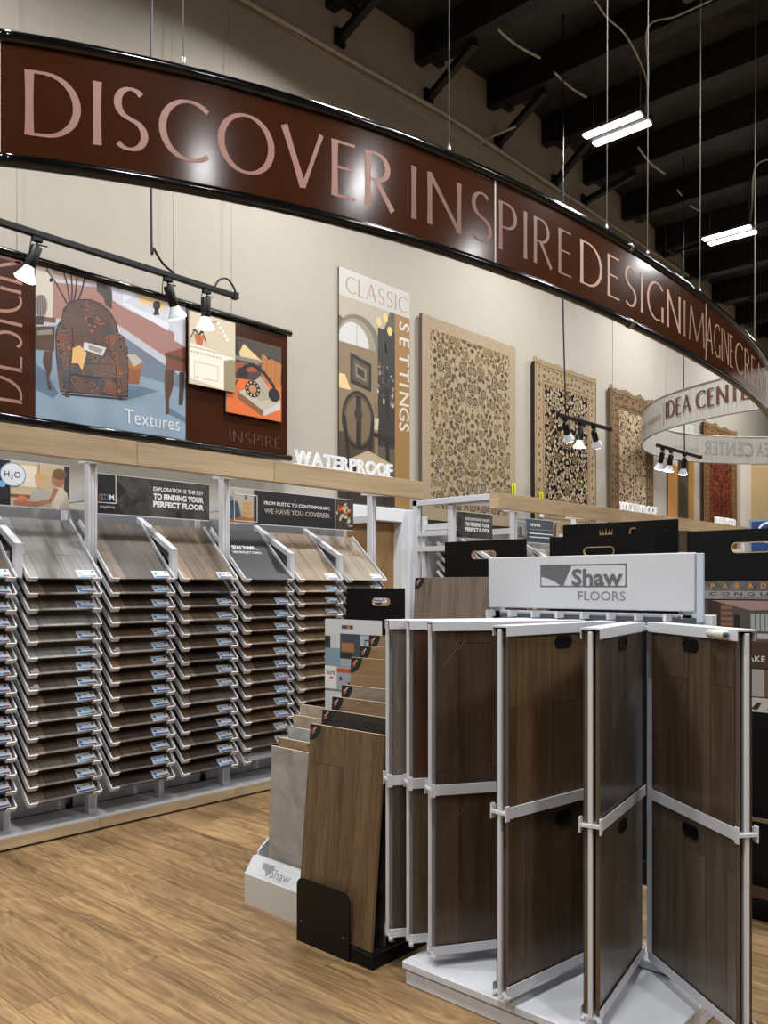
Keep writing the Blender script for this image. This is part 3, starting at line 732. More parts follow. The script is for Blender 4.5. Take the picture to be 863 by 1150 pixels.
# raised prints
def raised(name, pts, draw, dep):
    p = [A(*q) for q in pts]; x0 = sum(q[0] for q in (p[0], p[3]))/2; x1 = sum(q[0] for q in (p[1], p[2]))/2; z0 = (p[2][1]+p[3][1])/2; z1 = (p[0][1]+p[1][1])/2
    m = MB(); m.box(x0, -dep, z0, x1, -dep+.012, z1, flat(170, 160, 140)); m.box(x0+.05, -dep+.012, z0+.05, x0+.08, 0, z1-.05, BLACK); m.box(x1-.08, -dep+.012, z0+.05, x1-.05, 0, z1-.05, BLACK)
    draw(m, x0, x1, z0, z1, -dep-.0008); m.build(name, ban)
def mantel(m, x0, x1, z0, z1, y):
    w, h = x1-x0, z1-z0; P_ = lambda u, v: (x0+u*w, z0+v*h)
    m.rect(x0, z0, x1, z1, flat(196, 182, 156), y); m.poly([P_(.75, 0), P_(1, 0), P_(1, .45), P_(.75, .5)], flat(140, 126, 96), y-.0003)
    m.poly([P_(0, .08), P_(.74, .0), P_(.74, .42), P_(.95, .47), P_(.95, .51), P_(0, .56)], flat(222, 214, 198), y-.0006)
    for k in range(14): m.rect(x0+w*(.03+k*.05), z0+h*.43, x0+w*(.055+k*.05), z0+h*.46, flat(170, 158, 134), y-.0009)
    m.frame(x0+w*.1, z0+h*.1, x0+w*.62, z0+h*.32, .006, flat(180, 168, 146), y-.0009)
    m.rect(x0, z0+h*.5, x0+w*.95, z0+h*.52, flat(184, 172, 150), y-.0009)
    m.poly([P_(.1, .7), P_(.32, .7), P_(.27, .56), P_(.15, .56)], flat(176, 92, 46), y-.001)
    for q in ((.02, .62), (.06, .74), (.36, .6), (.3, .76)): m.line([P_(.2, .7), P_((.2+q[0])/2, .75), P_(*q)], .009, flat(42, 44, 34), y-.0012)
    m.line([P_(.22, .7), P_(.3, .88), P_(.62, .95), P_(.72, .8)], .005, flat(90, 84, 60), y-.0012)
    for k in range(5): m.ell(x0+w*(.62+k*.05), z0+h*(.93-k*.05), .014, .014, flat(240, 234, 222), y-.0014, 10)
def phone(m, x0, x1, z0, z1, y):
    w, h = x1-x0, z1-z0; P_ = lambda u, v: (x0+u*w, z0+v*h)
    m.rect(x0, z0, x1, z1, flat(206, 100, 40), y); m.poly([P_(0, .45), P_(1, .5), P_(1, 1), P_(0, 1)], flat(60, 48, 40), y-.0003)
    m.poly([P_(.02, .8), P_(.2, .98), P_(.2, .7)], flat(30, 28, 28), y-.0005); m.poly([P_(.22, .8), P_(.3, .92), P_(.66, .74), P_(.25, .7)], flat(206, 180, 130), y-.0005)
    m.poly([P_(0, .5), P_(.55, .6), P_(.55, .7), P_(0, .64)], flat(150, 66, 34), y-.0005); m.poly([P_(0, .7), P_(.6, .7), P_(.6, .76), P_(0, .74)], flat(120, 116, 108), y-.0006)
    m.poly([P_(.62, .5), P_(.98, .45), P_(1, .78), P_(.62, .85)], flat(170, 106, 50), y-.0007)
    for k in range(5): m.line([P_(.64+k*.08, .5), P_(.64+k*.08, .8)], .005, flat(120, 70, 36), y-.0008)
    for q in ((.55, .98), (.68, 1), (.8, .99), (.95, .95)): m.line([P_(.76, .8), P_(*q)], .012, flat(64, 66, 48), y-.0009)
    m.poly([P_(.2, .28), P_(.48, .42), P_(.98, .28), P_(.98, .16), P_(.66, -.0+.04), P_(.2, .16+.06)], flat(176, 168, 150), y-.0010); m.poly([P_(.2, .29), P_(.66, .1), P_(.66, .03), P_(.2, .2)], flat(122, 80, 52), y-.0012)
    m.poly([P_(.66, .1), P_(.98, .26), P_(.98, .17), P_(.66, .03)], flat(190, 186, 178), y-.0012); m.poly([P_(.36, .36), P_(.6, .56), P_(.78, .4), P_(.82, .28), P_(.6, .22)], flat(160, 150, 132), y-.0013)
    m.ell(x0+w*.46, z0+h*.36, w*.14, h*.11, flat(26, 22, 20), y-.0015); m.ell(x0+w*.46, z0+h*.36, w*.07, h*.055, flat(176, 120, 80), y-.0017)
    for k in range(10): m.ell(x0+w*(.46+.108*cos(k*.63)), z0+h*(.36+.085*sin(k*.63)), w*.018, h*.014, flat(196, 170, 130), y-.0018, 8)
    m.line([P_(.27, .5), P_(.3, .62), P_(.45, .68), P_(.65, .62), P_(.85, .46), P_(.88, .34)], .03, flat(16, 15, 16), y-.0016)
    m.ell(x0+w*.86, z0+h*.34, w*.11, h*.09, flat(18, 17, 18), y-.0018); m.ell(x0+w*.28, z0+h*.54, w*.1, h*.07, flat(18, 17, 18), y-.0018)
    m.line([P_(0, .3), P_(.12, .33), P_(.2, .45)], .012, flat(22, 20, 20), y-.0017)
raised('phone_print', [(254, 376), (314, 391), (313, 474), (250, 463)], phone, .03)
raised('mantel_print', [(209, 350), (261, 365), (259, 443), (208, 430)], mantel, .05)

# CLASSIC SETTINGS poster
def classic(name, label, X0, X1, Z0, Z1, group=None, scene=0):
    t = MB(); W, H = X1-X0, Z1-Z0
    t.box(0, 0, 0, W, .012, H, flat(60, 50, 40))
    xs_ = W*.775; zt = H-.26; y = -.0008
    t.rect(0, 0, xs_, zt, flat(88, 78, 64), y)
    t.rect(xs_, 0, W, zt, flat(146, 110, 60), y); t.rect(0, zt, W, H, flat(184, 182, 176), y)
    flared(t, 'CLASSIC', .09, W-.04, zt+.045, H-.06, flat(170, 122, 62), lambda a, c: (a, y-.0012, c), .8)
    P_ = lambda u, v: (u*xs_, v*zt)
    D_ = flat(34, 27, 22); D2 = flat(58, 44, 33)
    t.poly([P_(0, .9), P_(0, 1), P_(.9, 1), P_(.8, .9), P_(.72, .8)], flat(170, 158, 140), y-.0003)
    for cx_, cz_, rx_, rz_, c_, dy in ((.34, .78, .40, .150, (112, 104, 90), .0004), (.30, .775, .34, .132, (146, 136, 118), .00045), (.25, .77, .27, .115, (196, 196, 190), .0005)):
        t.poly([(min(max(xs_*(cx_+rx_*cos(2*pi*k/40)), 0), xs_), zt*(cz_+rz_*sin(2*pi*k/40))) for k in range(40)], flat(*c_), y-dy)
    t.rect(0, zt*.16, xs_*.68, zt*.775, flat(128, 110, 82), y-.0006); t.rect(0, zt*.16, xs_*.62, zt*.34, flat(70, 56, 42), y-.00062); t.rect(xs_*.3, zt*.775, xs_*.31, zt*.89, flat(150, 140, 120), y-.0007)
    t.rect(xs_*.68, zt*.3, xs_, zt*.90, flat(46, 39, 34), y-.00064); t.rect(0, 0, xs_, zt*.16, flat(44, 34, 27), y-.0007)
    t.poly([P_(.19, .585), P_(.19, .735), P_(.56, .705), P_(.56, .565)], D_, y-.0009); t.poly([P_(.235, .605), P_(.235, .712), P_(.515, .685), P_(.515, .585)], flat(84, 70, 54), y-.0010); t.poly([P_(.28, .625), P_(.28, .690), P_(.47, .668), P_(.47, .606)], flat(128, 116, 96), y-.0011); t.poly([P_(.31, .637), P_(.31, .675), P_(.44, .657), P_(.44, .62)], D2, y-.0012)
    t.poly([P_(0, .62), P_(.1, .62), P_(.2, .55), P_(0, .55)], flat(222, 190, 134), y-.0012)
    # flowers and chandelier
    rnd = random.Random(5)
    for k in range(40): t.ell(xs_*rnd.uniform(.66, .98), zt*rnd.uniform(.5, .72), rnd.uniform(.008, .024), rnd.uniform(.008, .03), flat(*rnd.choice(((40, 38, 32), (196, 184, 160), (72, 66, 52), (140, 124, 100)))), y-.0012-k*.00001, 8)
    t.line([P_(.84, .7), P_(.86, .45)], .04, flat(28, 24, 20), y-.0014)
    for u, v in ((.7, .93), (.82, .96), (.9, .9)): t.ell(xs_*u, zt*v, .035, .045, flat(226, 190, 120), y-.0014); t.line([P_(u, v-.04), P_(.82, .82), P_(.84, .78)], .012, D_, y-.0013)
    # table
    t.poly([P_(.42, .375), P_(1, .35), P_(1, .325), P_(.44, .35)], D_, y-.0014); t.line([P_(.85, .34), P_(.88, .12)], .05, D_, y-.0013); t.line([P_(.64, .375), P_(.64, .52)], .008, flat(40, 34, 28), y-.0015); t.poly([P_(.6, .38), P_(.68, .38), P_(.70, .44), P_(.58, .44)], flat(196, 184, 160), y-.0015)
    # chair: oval back, splat, seat, legs
    n = 28
    for rr, m_, dy in ((1.0, D_, .0018), (.88, flat(84, 64, 46), .0019), (.78, flat(112, 94, 70), .0020)): t.poly([(xs_*(.33+.285*rr*cos(2*pi*k/n)), zt*(.41+.145*rr*sin(2*pi*k/n))) for k in range(n)], m_, y-dy)
    t.line([P_(.33, .53), P_(.34, .41), P_(.33, .28)], .07, D_, y-.0022); t.ell(xs_*.33, zt*.44, .055, .07, D2, y-.0023)
    t.line([P_(.09, .42), P_(.17, .2), P_(.15, 0)], .04, D_, y-.0021); t.line([P_(.58, .42), P_(.52, .2), P_(.55, 0)], .045, D_, y-.0021)
    t.poly([P_(.22, .22), P_(.5, .27), P_(.93, .22), P_(.88, .15), P_(.4, .13)], flat(176, 160, 132), y-.0024); t.poly([P_(.2, .22), P_(.4, .13), P_(.88, .15), P_(.88, .1), P_(.4, .08), P_(.2, .15)], D_, y-.0023); t.line([P_(.85, .12), P_(.8, .03), P_(.84, 0)], .03, D_, y-.0024)
    # SETTINGS down the gold strip
    z = zt-.06
    for ch in 'SETTINGS':
        t.M = Matrix.Translation((xs_+(W-xs_)*.30, 0, z)) @ Matrix.Rotation(radians(90), 4, 'Y')
        ww = font_mesh(ch, .01, 0, 0)[2]/.70*.15
        t.text(ch, 0, 0, .15, flat(206, 200, 186), y-.001, bold=.012)
        z -= {'I': .085}.get(ch, .155); t.M = None
    o = t.build(name, loc=(X0, 5.63, Z0)); return tag(o, label, 'poster', group)
classic('wall_poster', 'tall CLASSIC SETTINGS poster of a dining chair, left of the rugs', 5.50, 6.51, 2.30, 4.50)
# second poster far along the wall
t = MB(); W, H = 1.0, 2.2
t.box(0, 0, 0, W, .012, H, flat(60, 50, 40)); t.rect(0, 0, .36, H, flat(186, 130, 70), -.0008); t.rect(.36, 0, .78, H, flat(70, 56, 44), -.0008); t.rect(.78, 0, W, H, flat(166, 120, 56), -.0008); t.rect(0, H-.26, W, H, flat(206, 203, 194), -.001)
t.poly([(.0, H-.3), (.36, H-.3), (.36, H-.75), (.15, H-.7), (0, H-.5)], flat(206, 200, 190), -.0012)
t.ell(.57, .95, .16, .28, flat(26, 23, 22), -.0012)
for (a, c) in (((.42, 0), (.46, 1.9)), ((.72, 0), (.70, .7)), ((.44, .35), (.74, .5)), ((.44, .62), (.74, .72)), ((.5, 0), (.68, .6))): t.line([a, c], .035, flat(26, 23, 22), -.0014)
tag(t.build('wall_poster', loc=(12.68, 5.63, 1.95)), 'orange and gold interior poster between the cream and red rugs', 'poster')

# ------------------------------------------------------------------ rugs
def rug_mat(name, W, H, ground, figs, border, fine, scale, bw, field=None):
    m, nt, p = base_mat(name)
    tc = N(nt, 'ShaderNodeTexCoord'); sp = N(nt, 'ShaderNodeSeparateXYZ'); nt.links.new(tc.outputs['Object'], sp.inputs[0])
    x = mathn(nt, 'ABSOLUTE', mathn(nt, 'SUBTRACT', sp.outputs[0], W/2)); z0 = sp.outputs[2]
    dz = mathn(nt, 'MINIMUM', z0, mathn(nt, 'SUBTRACT', H, z0)); dx = mathn(nt, 'SUBTRACT', W/2, x)
    dd = mathn(nt, 'MINIMUM', dx, dz)
    cb = N(nt, 'ShaderNodeCombineXYZ'); nt.links.new(x, cb.inputs[0]); nt.links.new(z0, cb.inputs[1])
    def vor(sc, rnd=.75, feat='F1'):
        v = N(nt, 'ShaderNodeTexVoronoi'); v.voronoi_dimensions = '2D'; v.inputs['Scale'].default_value = sc; v.inputs['Randomness'].default_value = rnd
        v.feature = feat
        nz = N(nt, 'ShaderNodeTexNoise'); nz.noise_dimensions = '2D'; nz.inputs['Scale'].default_value = sc*2.2; nz.inputs['Detail'].default_value = 1
        nt.links.new(cb.outputs[0], nz.inputs['Vector'])
        ad = N(nt, 'ShaderNodeVectorMath', operation='MULTIPLY_ADD'); nt.links.new(nz.outputs['Color'], ad.inputs[0]); ad.inputs[1].default_value = (.3/sc,)*3; nt.links.new(cb.outputs[0], ad.inputs[2])
        nt.links.new(ad.outputs[0], v.inputs['Vector']); return v
    v1 = vor(scale); v2 = vor(scale*2.6, 1.0)
    s0 = N(nt, 'ShaderNodeSeparateColor'); nt.links.new(v1.outputs['Color'], s0.inputs[0])
    cell = ramp(nt, s0.outputs[0], [(0, figs[0]), (.38, figs[1]), (.68, figs[2])], 'CONSTANT')
    s1 = N(nt, 'ShaderNodeSeparateColor'); nt.links.new(v2.outputs['Color'], s1.inputs[0])
    cf = ramp(nt, s1.outputs[0], [(0, fine[0]), (.4, fine[1]), (.7, fine[2])], 'CONSTANT')
    d1 = v1.outputs['Distance']
    c = mixc(nt, mathn(nt, 'LESS_THAN', v2.outputs['Distance'], .36), ground, cf)
    ed = vor(scale*1.1, .9, 'DISTANCE_TO_EDGE')
    c = mixc(nt, mathn(nt, 'LESS_THAN', ed.outputs['Distance'], .035), c, figs[0])
    c = mixc(nt, mathn(nt, 'LESS_THAN', d1, .34), c, ground)
    c = mixc(nt, mathn(nt, 'LESS_THAN', d1, .28), c, cell)
    c = mixc(nt, mathn(nt, 'LESS_THAN', d1, .17), c, ground)
    c = mixc(nt, mathn(nt, 'LESS_THAN', d1, .12), c, fine[2])
    c = mixc(nt, mathn(nt, 'LESS_THAN', d1, .05), c, ground)
    # border: band with own voronoi, framed by guard lines
    v3 = vor(scale*1.5, .5)
    cbd = ramp(nt, v3.outputs['Distance'], [(0, border[1]), (.16, border[2]), (.26, border[0]), (.5, border[2]), (.55, border[0])], 'CONSTANT')
    band = ramp(nt, mathn(nt, 'DIVIDE', dd, bw), [(0, border[3]), (.06, border[0]), (.16, border[2]), (.2, border[0]), (.8, border[2]), (.88, border[0]), (.95, border[2])], 'CONSTANT')
    inb = mathn(nt, 'MULTIPLY', mathn(nt, 'GREATER_THAN', dd, bw*.2), mathn(nt, 'LESS_THAN', dd, bw*.8))
    bc = mixc(nt, inb, band, cbd)
    c = mixc(nt, mathn(nt, 'LESS_THAN', dd, bw), c, bc)
    if field == 'plain':   # plain selvage outside
        c = mixc(nt, mathn(nt, 'LESS_THAN', dd, bw), c, ground)
    # weave
    wv = N(nt, 'ShaderNodeTexNoise'); wv.inputs['Scale'].default_value = 60; nt.links.new(tc.outputs['Object'], wv.inputs['Vector'])
    c = mixc(nt, 1.0, c, ramp(nt, wv.outputs['Fac'], [(.3, (.78, .78, .78, 1)), (.7, (1, 1, 1, 1))]), 'MULTIPLY')
    nt.links.new(c, p.inputs['Base Color']); p.inputs['Roughness'].default_value = .95; p.inputs['Specular IOR Level'].default_value = .1
    return m
def rug(X0, X1, Z0, Z1, m, edge, label, fringe=None, tagx=None, sag=.006):
    W, H = X1-X0, Z1-Z0
    r = thing('hanging_rug', label, 'rug', (X0, 5.60, Z0), 0, 'rugs hung on the beige wall')
    b = MB(); nx, nz = 24, 16; vs = []; fs = []
    for j in range(nz+1):
        for i in range(nx+1):
            u, v = i/nx, j/nz
            s = sag*abs(sin(u*pi*3.0))*(v**6)
            yy = -.012*sin(u*pi*5)*(1-v)-.01
            vs.append((u*W, yy, v*H-s))
    k = len(vs)
    vs += [(a, .03, c) for a, _, c in vs]
    for j in range(nz):
        for i in range(nx):
            a = j*(nx+1)+i; fs.append((a, a+1, a+nx+2, a+nx+1))
    b.add(vs, fs, m)
    ring = [i for i in range(nx+1)]+[j*(nx+1)+nx for j in range(1, nz+1)]+[nz*(nx+1)+i for i in range(nx-1, -1, -1)]+[j*(nx+1) for j in range(nz-1, 0, -1)]
    b.add(vs, [(ring[q], ring[(q+1) % len(ring)], ring[(q+1) % len(ring)]+k, ring[q]+k) for q in range(len(ring))], edge)
    b.build('pile', r)
    if fringe:
        b = MB(); rnd = random.Random(2)
        n = int(W/.035)
        for i in range(n):
            u = (i+.5)/n; z = H-sag*abs(sin(u*pi*3.0)); h = rnd.uniform(.035, .06)
            b.box(u*W-.014, -.016, z-.012, u*W+.014, .0, z+h, fringe)
        b.build('fringe', r)
    if tagx is not None:
        b = MB(); Y_ = flat(206, 206, 40)
        b.box(tagx, -.035, .25+tagz, tagx+.09, -.032, .42+tagz, Y_); b.box(tagx, -.035, .1+tagz, tagx+.1, -.032, .24+tagz, flat(214, 214, 214)); b.rect(tagx+.03, .28+tagz, tagx+.05, .39+tagz, flat(120, 90, 30), -.0365)
        b.build('price_tag', r)
    return r
C = rgb
tagz = .1
rug(6.66, 8.38, 2.2, 4.33, rug_mat('rug_beige_floral', 1.72, 2.13, C(168, 150, 124), (C(104, 90, 66), C(92, 86, 76), C(128, 106, 72)), (C(170, 150, 122), C(112, 100, 84), C(150, 126, 92), C(120, 104, 82)), (C(84, 74, 60), C(120, 98, 64), C(104, 84, 62)), 5.4, .13, 'plain'),
    flat(96, 84, 70), 'beige floral rug with a plain border, hung just right of the poster', tagx=1.60)
rug(8.78, 10.32, 2.15, 4.25, rug_mat('rug_black_floral', 1.54, 2.1, C(20, 18, 20), (C(176, 156, 126), C(130, 100, 76), C(184, 168, 140)), (C(168, 148, 118), C(104, 84, 64), C(130, 108, 84), C(18, 17, 18)), (C(176, 156, 124), C(184, 168, 140), C(140, 116, 92)), 6.2, .24),
    flat(22, 20, 20), 'black-ground floral rug with cream border, behind the middle track lights', fringe=flat(150, 126, 88), tagx=.08)
tagz = .3
rug(10.72, 12.08, 2.1, 4.26, rug_mat('rug_cream_motif', 1.36, 2.16, C(186, 168, 138), (C(96, 54, 44), C(186, 168, 138), C(128, 104, 78)), (C(132, 108, 78), C(90, 44, 38), C(84, 70, 52), C(84, 70, 52)), (C(100, 52, 44), C(78, 68, 56), C(186, 168, 138)), 6.5, .26),
    flat(92, 74, 52), 'cream rug with small red motifs and tan border, left of the IDEA CENTER ring', fringe=flat(124, 104, 74), sag=.04)
rug(13.98, 15.5, 2.0, 4.25, rug_mat('rug_red', 1.52, 2.25, C(96, 40, 28), (C(140, 74, 44), C(52, 24, 20), C(150, 96, 60)), (C(146, 110, 66), C(84, 36, 26), C(70, 44, 32), C(40, 26, 22)), (C(60, 24, 20), C(150, 88, 50), C(84, 36, 28)), 9, .3),
    flat(50, 30, 24), 'dark red rug, the farthest one on the wall', fringe=flat(138, 112, 74), sag=.04)

# ------------------------------------------------------------------ curved DISCOVER banner
import bisect
PC = [-2.11490998e-05, 1.52167631e-03, -3.02005744e-02, 2.84832820e-01, -1.30495105e+00, 4.89913504e+00]
def cy(x):
    r = 0
    for c in PC: r = r*x+c
    return r
TX = [1.3+8.0*i/1600 for i in range(1601)]; TL = [0]
for a, c in zip(TX[:-1], TX[1:]): TL.append(TL[-1]+math.hypot(c-a, cy(c)-cy(a)))
def CV(s):
    i = min(max(bisect.bisect_left(TL, s), 1), 1600); f = (s-TL[i-1])/(TL[i]-TL[i-1])
    x = TX[i-1]+f*(TX[i]-TX[i-1]); dx = 1; dy = (cy(x+.01)-cy(x-.01))/.02; L = math.hypot(1, dy)
    return x, cy(x), dy/L, -1/L      # point, outward normal (towards -Y)
BZ0, BZ1 = 3.27, 3.777
s0, s1 = .215, 8.15
root = thing('curved_banner', 'huge curved brown banner reading DISCOVER INSPIRE DESIGN IMAGINE, hung overhead', 'banner', (CV(4)[0], CV(4)[1], BZ0))
RX, RY, RZ = root.location
def onb(off):
    def fn(s, z):
        x, y, nx, ny = CV(s); return (x+nx*off-RX, y+ny*off-RY, z-RZ)
    return fn
BF = mat('dark_brown_banner_film', rgb(58, 30, 15), .15, spec=.2)
T1 = flat(152, 108, 94); T2 = flat(108, 68, 50); T3 = flat(168, 130, 106); T4 = flat(120, 88, 64)
segs = [(s0, 2.723), (2.727, 5.527), (5.531, s1)]
words = [[('DISCOVER', .30, 2.02, T1)], [], []]
panel = []
for k, (a, c) in enumerate(segs):
    b = MB(); n = max(2, int((c-a)/.08)); vs = []; fs = []
    for i in range(n+1):
        s = a+(c-a)*i/n
        for off in (0, -.004):
            for z in (BZ0+.02, BZ1-.02): vs.append(onb(off)(s, z))
    for i in range(n):
        o = i*4; fs += [(o, o+4, o+5, o+1), (o+3, o+7, o+6, o+2)]
    b.add(vs, fs, BF, True)
    fn = onb(.0015)
    if k == 0:
        flared(b, 'DISCOVER', .31, 2.02, 3.385, 3.655, T1, fn, 1.05); flared(b, 'INS', 2.125, 2.70, 3.385, 3.655, T2, fn, .85, .24)
    if k == 1:
        flared(b, 'PIRE', 2.755, 3.44, 3.385, 3.655, T2, fn, .85, .22); flared(b, 'DESIGN', 3.53, 4.99, 3.385, 3.655, T3, fn, .85); flared(b, 'IM', 5.05, 5.50, 3.385, 3.655, T4, fn, .75)
    if k == 2:
        flared(b, 'AGINE', 5.545, 6.27, 3.385, 3.655, T3, fn, .8); flared(b, 'CREATE', 6.34, 7.95, 3.385, 3.655, T3, fn, .8)
    b.build('printed_panel', root)
for zc, nm, rr in ((BZ0, 'bottom_rail', .028), (BZ1, 'top_rail', .026)):
    for a, c in ((s0-.02, 4.15), (4.15, s1+.05)):
        t = MB(); t.tube([onb(0)(a+(c-a)*i/60, zc) for i in range(61)], rr, BLACKG, 14)
        t.build(nm, root)
    t = MB(); t.tube([onb(0)(4.13, zc), onb(0)(4.17, zc)], rr+.004, STEEL, 14); t.build('rail_joint', root)
for s in (2.725, 5.529):
    t = MB(); q = [onb(.003)(s-.006, BZ0+.02), onb(.003)(s+.006, BZ0+.02), onb(.003)(s+.006, BZ1-.02), onb(.003)(s-.006, BZ1-.02)]
    t.add(q, [(0, 1, 2, 3)], flat(180, 172, 160)); t.build('panel_seam', root)
for s in (.95, 2.38, 3.85, 4.42, 5.40, 7.1):
    t = MB(); x, y, _, _ = CV(s); zt = DECKZ(x)-.0
    t.tube([(x-RX, y-RY, BZ1+.02-RZ), (x-RX-.02, y-RY-.02, zt-RZ)], .0028, CABLE, 6); t.tube([(x-RX, y-RY, BZ1+.015-RZ), (x-RX, y-RY, BZ1+.06-RZ)], .008, STEEL, 8)
    t.build('suspension_cable', root)

# ------------------------------------------------------------------ IDEA CENTER ring
RC = (11.92, 2.99); RR = 2.45; Z0r, Z1r = 3.43, 3.845
ring = thing('fabric_ring_sign', 'white fabric ring sign reading IDEA CENTER, hung at the right', 'sign', (RC[0], RC[1], Z0r))
m, nt, p = base_mat('sheer_white_fabric')
tc = N(nt, 'ShaderNodeTexCoord'); sp = N(nt, 'ShaderNodeSeparateXYZ'); nt.links.new(tc.outputs['Object'], sp.inputs[0])
an = mathn(nt, 'ARCTAN2', sp.outputs[1], sp.outputs[0])
nz = N(nt, 'ShaderNodeTexNoise'); nz.noise_dimensions = '1D'; nz.inputs['Detail'].default_value = 4; nt.links.new(mathn(nt, 'MULTIPLY', an, 26), nz.inputs['W'])
nt.links.new(ramp(nt, nz.outputs['Fac'], [(.3, rgb(170, 168, 162)), (.7, rgb(214, 212, 206))]), p.inputs['Base Color'])
p.inputs['Roughness'].default_value = .8
tr = N(nt, 'ShaderNodeBsdfTranslucent'); tr.inputs['Color'].default_value = rgb(214, 210, 200); mx = N(nt, 'ShaderNodeMixShader'); mx.inputs[0].default_value = .4
nt.links.new(p.outputs[0], mx.inputs[1]); nt.links.new(tr.outputs[0], mx.inputs[2]); nt.links.new(mx.outputs[0], nt.nodes['Material Output'].inputs['Surface'])
FAB = m
def ringpt(r):
    return lambda s, z: (r*cos(s), r*sin(s), z)
b = MB(); n = 96; vs = []
for i in range(n):
    a = 2*pi*i/n; rj = RR+.006*sin(a*11)
    vs += [(rj*cos(a), rj*sin(a), 0.005), (rj*cos(a), rj*sin(a), Z1r-Z0r-.005), ((rj-.004)*cos(a), (rj-.004)*sin(a), 0.005), ((rj-.004)*cos(a), (rj-.004)*sin(a), Z1r-Z0r-.005)]
fs = []
for i in range(n):
    o, q = 4*i, 4*((i+1) % n); fs += [(o, q, q+1, o+1), (q+2, o+2, o+3, q+3)]
b.add(vs, fs, FAB, True)
# lettering seen from outside runs counter-clockwise; angle of the left tangent and of the text start
IT = flat(88, 54, 38)
aT = math.atan2
def ang(px):     # angle on the ring of the near point seen at that column
    r = ray(px, 0); d = (r[0], r[1]); L = math.hypot(*d); d = (d[0]/L, d[1]/L)
    bq = d[0]*RC[0]+d[1]*RC[1]; cq = RC[0]**2+RC[1]**2-RR**2; t = bq-math.sqrt(bq*bq-cq)
    return math.atan2(d[1]*t-RC[1], d[0]*t-RC[0]) % (2*pi)
a0, a1 = ang(749), ang(776.5); a2, a3 = ang(783), ang(858)
flared(b, 'IDEA', a0, a1, .13, .33, IT, ringpt(RR+.012), 1.75); flared(b, 'CENTER', a2, a3, .13, .33, IT, ringpt(RR+.012), 1.75)
b.text('inspiring design scapes', ang(746)-.62, .15, .09, flat(150, 112, 96), width=.60, shear=.3, fn=ringpt(RR+.012)); b.text('|', ang(746.5), .12, .22, flat(160, 130, 116), width=.004, fn=ringpt(RR+.012))
# show-through on the far inner side
GT = flat(150, 144, 134)
def angf(px):
    r = ray(px, 0); d = (r[0], r[1]); L = math.hypot(*d); d = (d[0]/L, d[1]/L)
    bq = d[0]*RC[0]+d[1]*RC[1]; cq = RC[0]**2+RC[1]**2-RR**2; t = bq+math.sqrt(bq*bq-cq)
    return math.atan2(d[1]*t-RC[1], d[0]*t-RC[0])
c0, c1 = angf(846), angf(791)
flared(b, 'CENTER', c0, c1, .13, .33, GT, ringpt(RR-.016), 1.7); flared(b, 'IDEA', angf(872), angf(851), .13, .33, GT, ringpt(RR-.016), 1.7)
b.text('inspiring design', angf(784), .16, .07, GT, width=angf(756)-angf(784), shear=.3, fn=ringpt(RR-.016))
b.build('fabric_band', ring)
for z in (0, Z1r-Z0r):
    t = MB(); t.tube([(RR*cos(2*pi*i/96), RR*sin(2*pi*i/96), z) for i in range(97)], .012, flat(150, 148, 142), 8, cap=False); t.build('hoop', ring)
for i in range(4):
    a = ang(849) if i == 0 else ang(849)+i*pi/2
    t = MB(); x, y = RR*cos(a), RR*sin(a); t.tube([(x, y, Z1r-Z0r), (x, y, DECKZ(RC[0]+x)-Z0r)], .003, CABLE, 6); t.build('suspension_cable', ring)

# ------------------------------------------------------------------ track lights
def spot_lamp(loc, target, energy, parent):
    l = bpy.data.lights.new('spot_glow', 'SPOT'); l.energy = energy; l.spot_size = radians(85); l.spot_blend = .8; l.shadow_soft_size = .05; l.color = (1, .98, .95)
    o = bpy.data.objects.new('spot_glow', l); COL.objects.link(o); o.parent = parent; o.location = loc
    d = Vector(target)-Vector(loc); o.rotation_euler = d.to_track_quat('-Z', 'Y').to_euler()
def track(label, X0, X1, Y, Z, heads, energy, cordx, curve=False, ztop=None):
    tr = thing('track_light', label, 'track light', (X0, Y, Z), 0, 'black track lights hung in front of the wall')
    b = MB(); b.box(0, -.018, -.018, X1-X0, .018, .018, BLACKM, .004); b.box(X1-X0-.03, -.022, -.022, X1-X0+.005, .022, .022, BLACKM); b.build('rail', tr)
    for (hx, tilt, yaw) in heads:
        x = hx-X0
        b = MB(); b.box(x-.03, -.016, -.045, x+.03, .016, -.018, BLACKM, .003); b.tube([(x, 0, -.045), (x, 0, -.075)], .006, BLACKM, 8)
        b.tube([(x-.035, 0, -.05), (x-.042, 0, -.09), (x-.04, 0, -.14)], .003, BLACKM, 6); b.tube([(x, 0, -.06), (x+.06, 0, -.055)], .004, BLACKM, 6)
        d = Vector((sin(yaw)*sin(tilt), cos(yaw)*sin(tilt), -cos(tilt)))
        p0 = Vector((x, 0, -.07)); P = lambda t: p0+d*t
        b.tube([P(0), P(.004), P(.125), P(.13)], [.026, .031, .031, .029], BLACKM, 16); h = b.build('lamp_head', tr)
        c = MB(); c.tube([P(.128), P(.15), P(.175), P(.195), P(.20)], [.029, .036, .050, .060, .061], BULBG, 20, cap=False)
        c.build('reflector_bulb', h)
        c = MB(); c.tube([P(.198), P(.206), P(.210)], [.059, .055, .035], BULB, 20); c.build('lamp_lens', h)
        spot_lamp(P(.22), P(1.2), energy, tr)
    return tr
def smooth(pts, m=8):
    o = []; n = len(pts)
    for i in range(n-1):
        p0, p1, p2, p3 = [Vector(pts[j]) for j in (max(i-1, 0), i, i+1, min(i+2, n-1))]
        for k in range(m):
            t = k/m; o.append(.5*((2*p1)+(-p0+p2)*t+(2*p0-5*p1+4*p2-p3)*t*t+(-p0+3*p1-3*p2+p3)*t**3))
    return o+[Vector(pts[-1])]
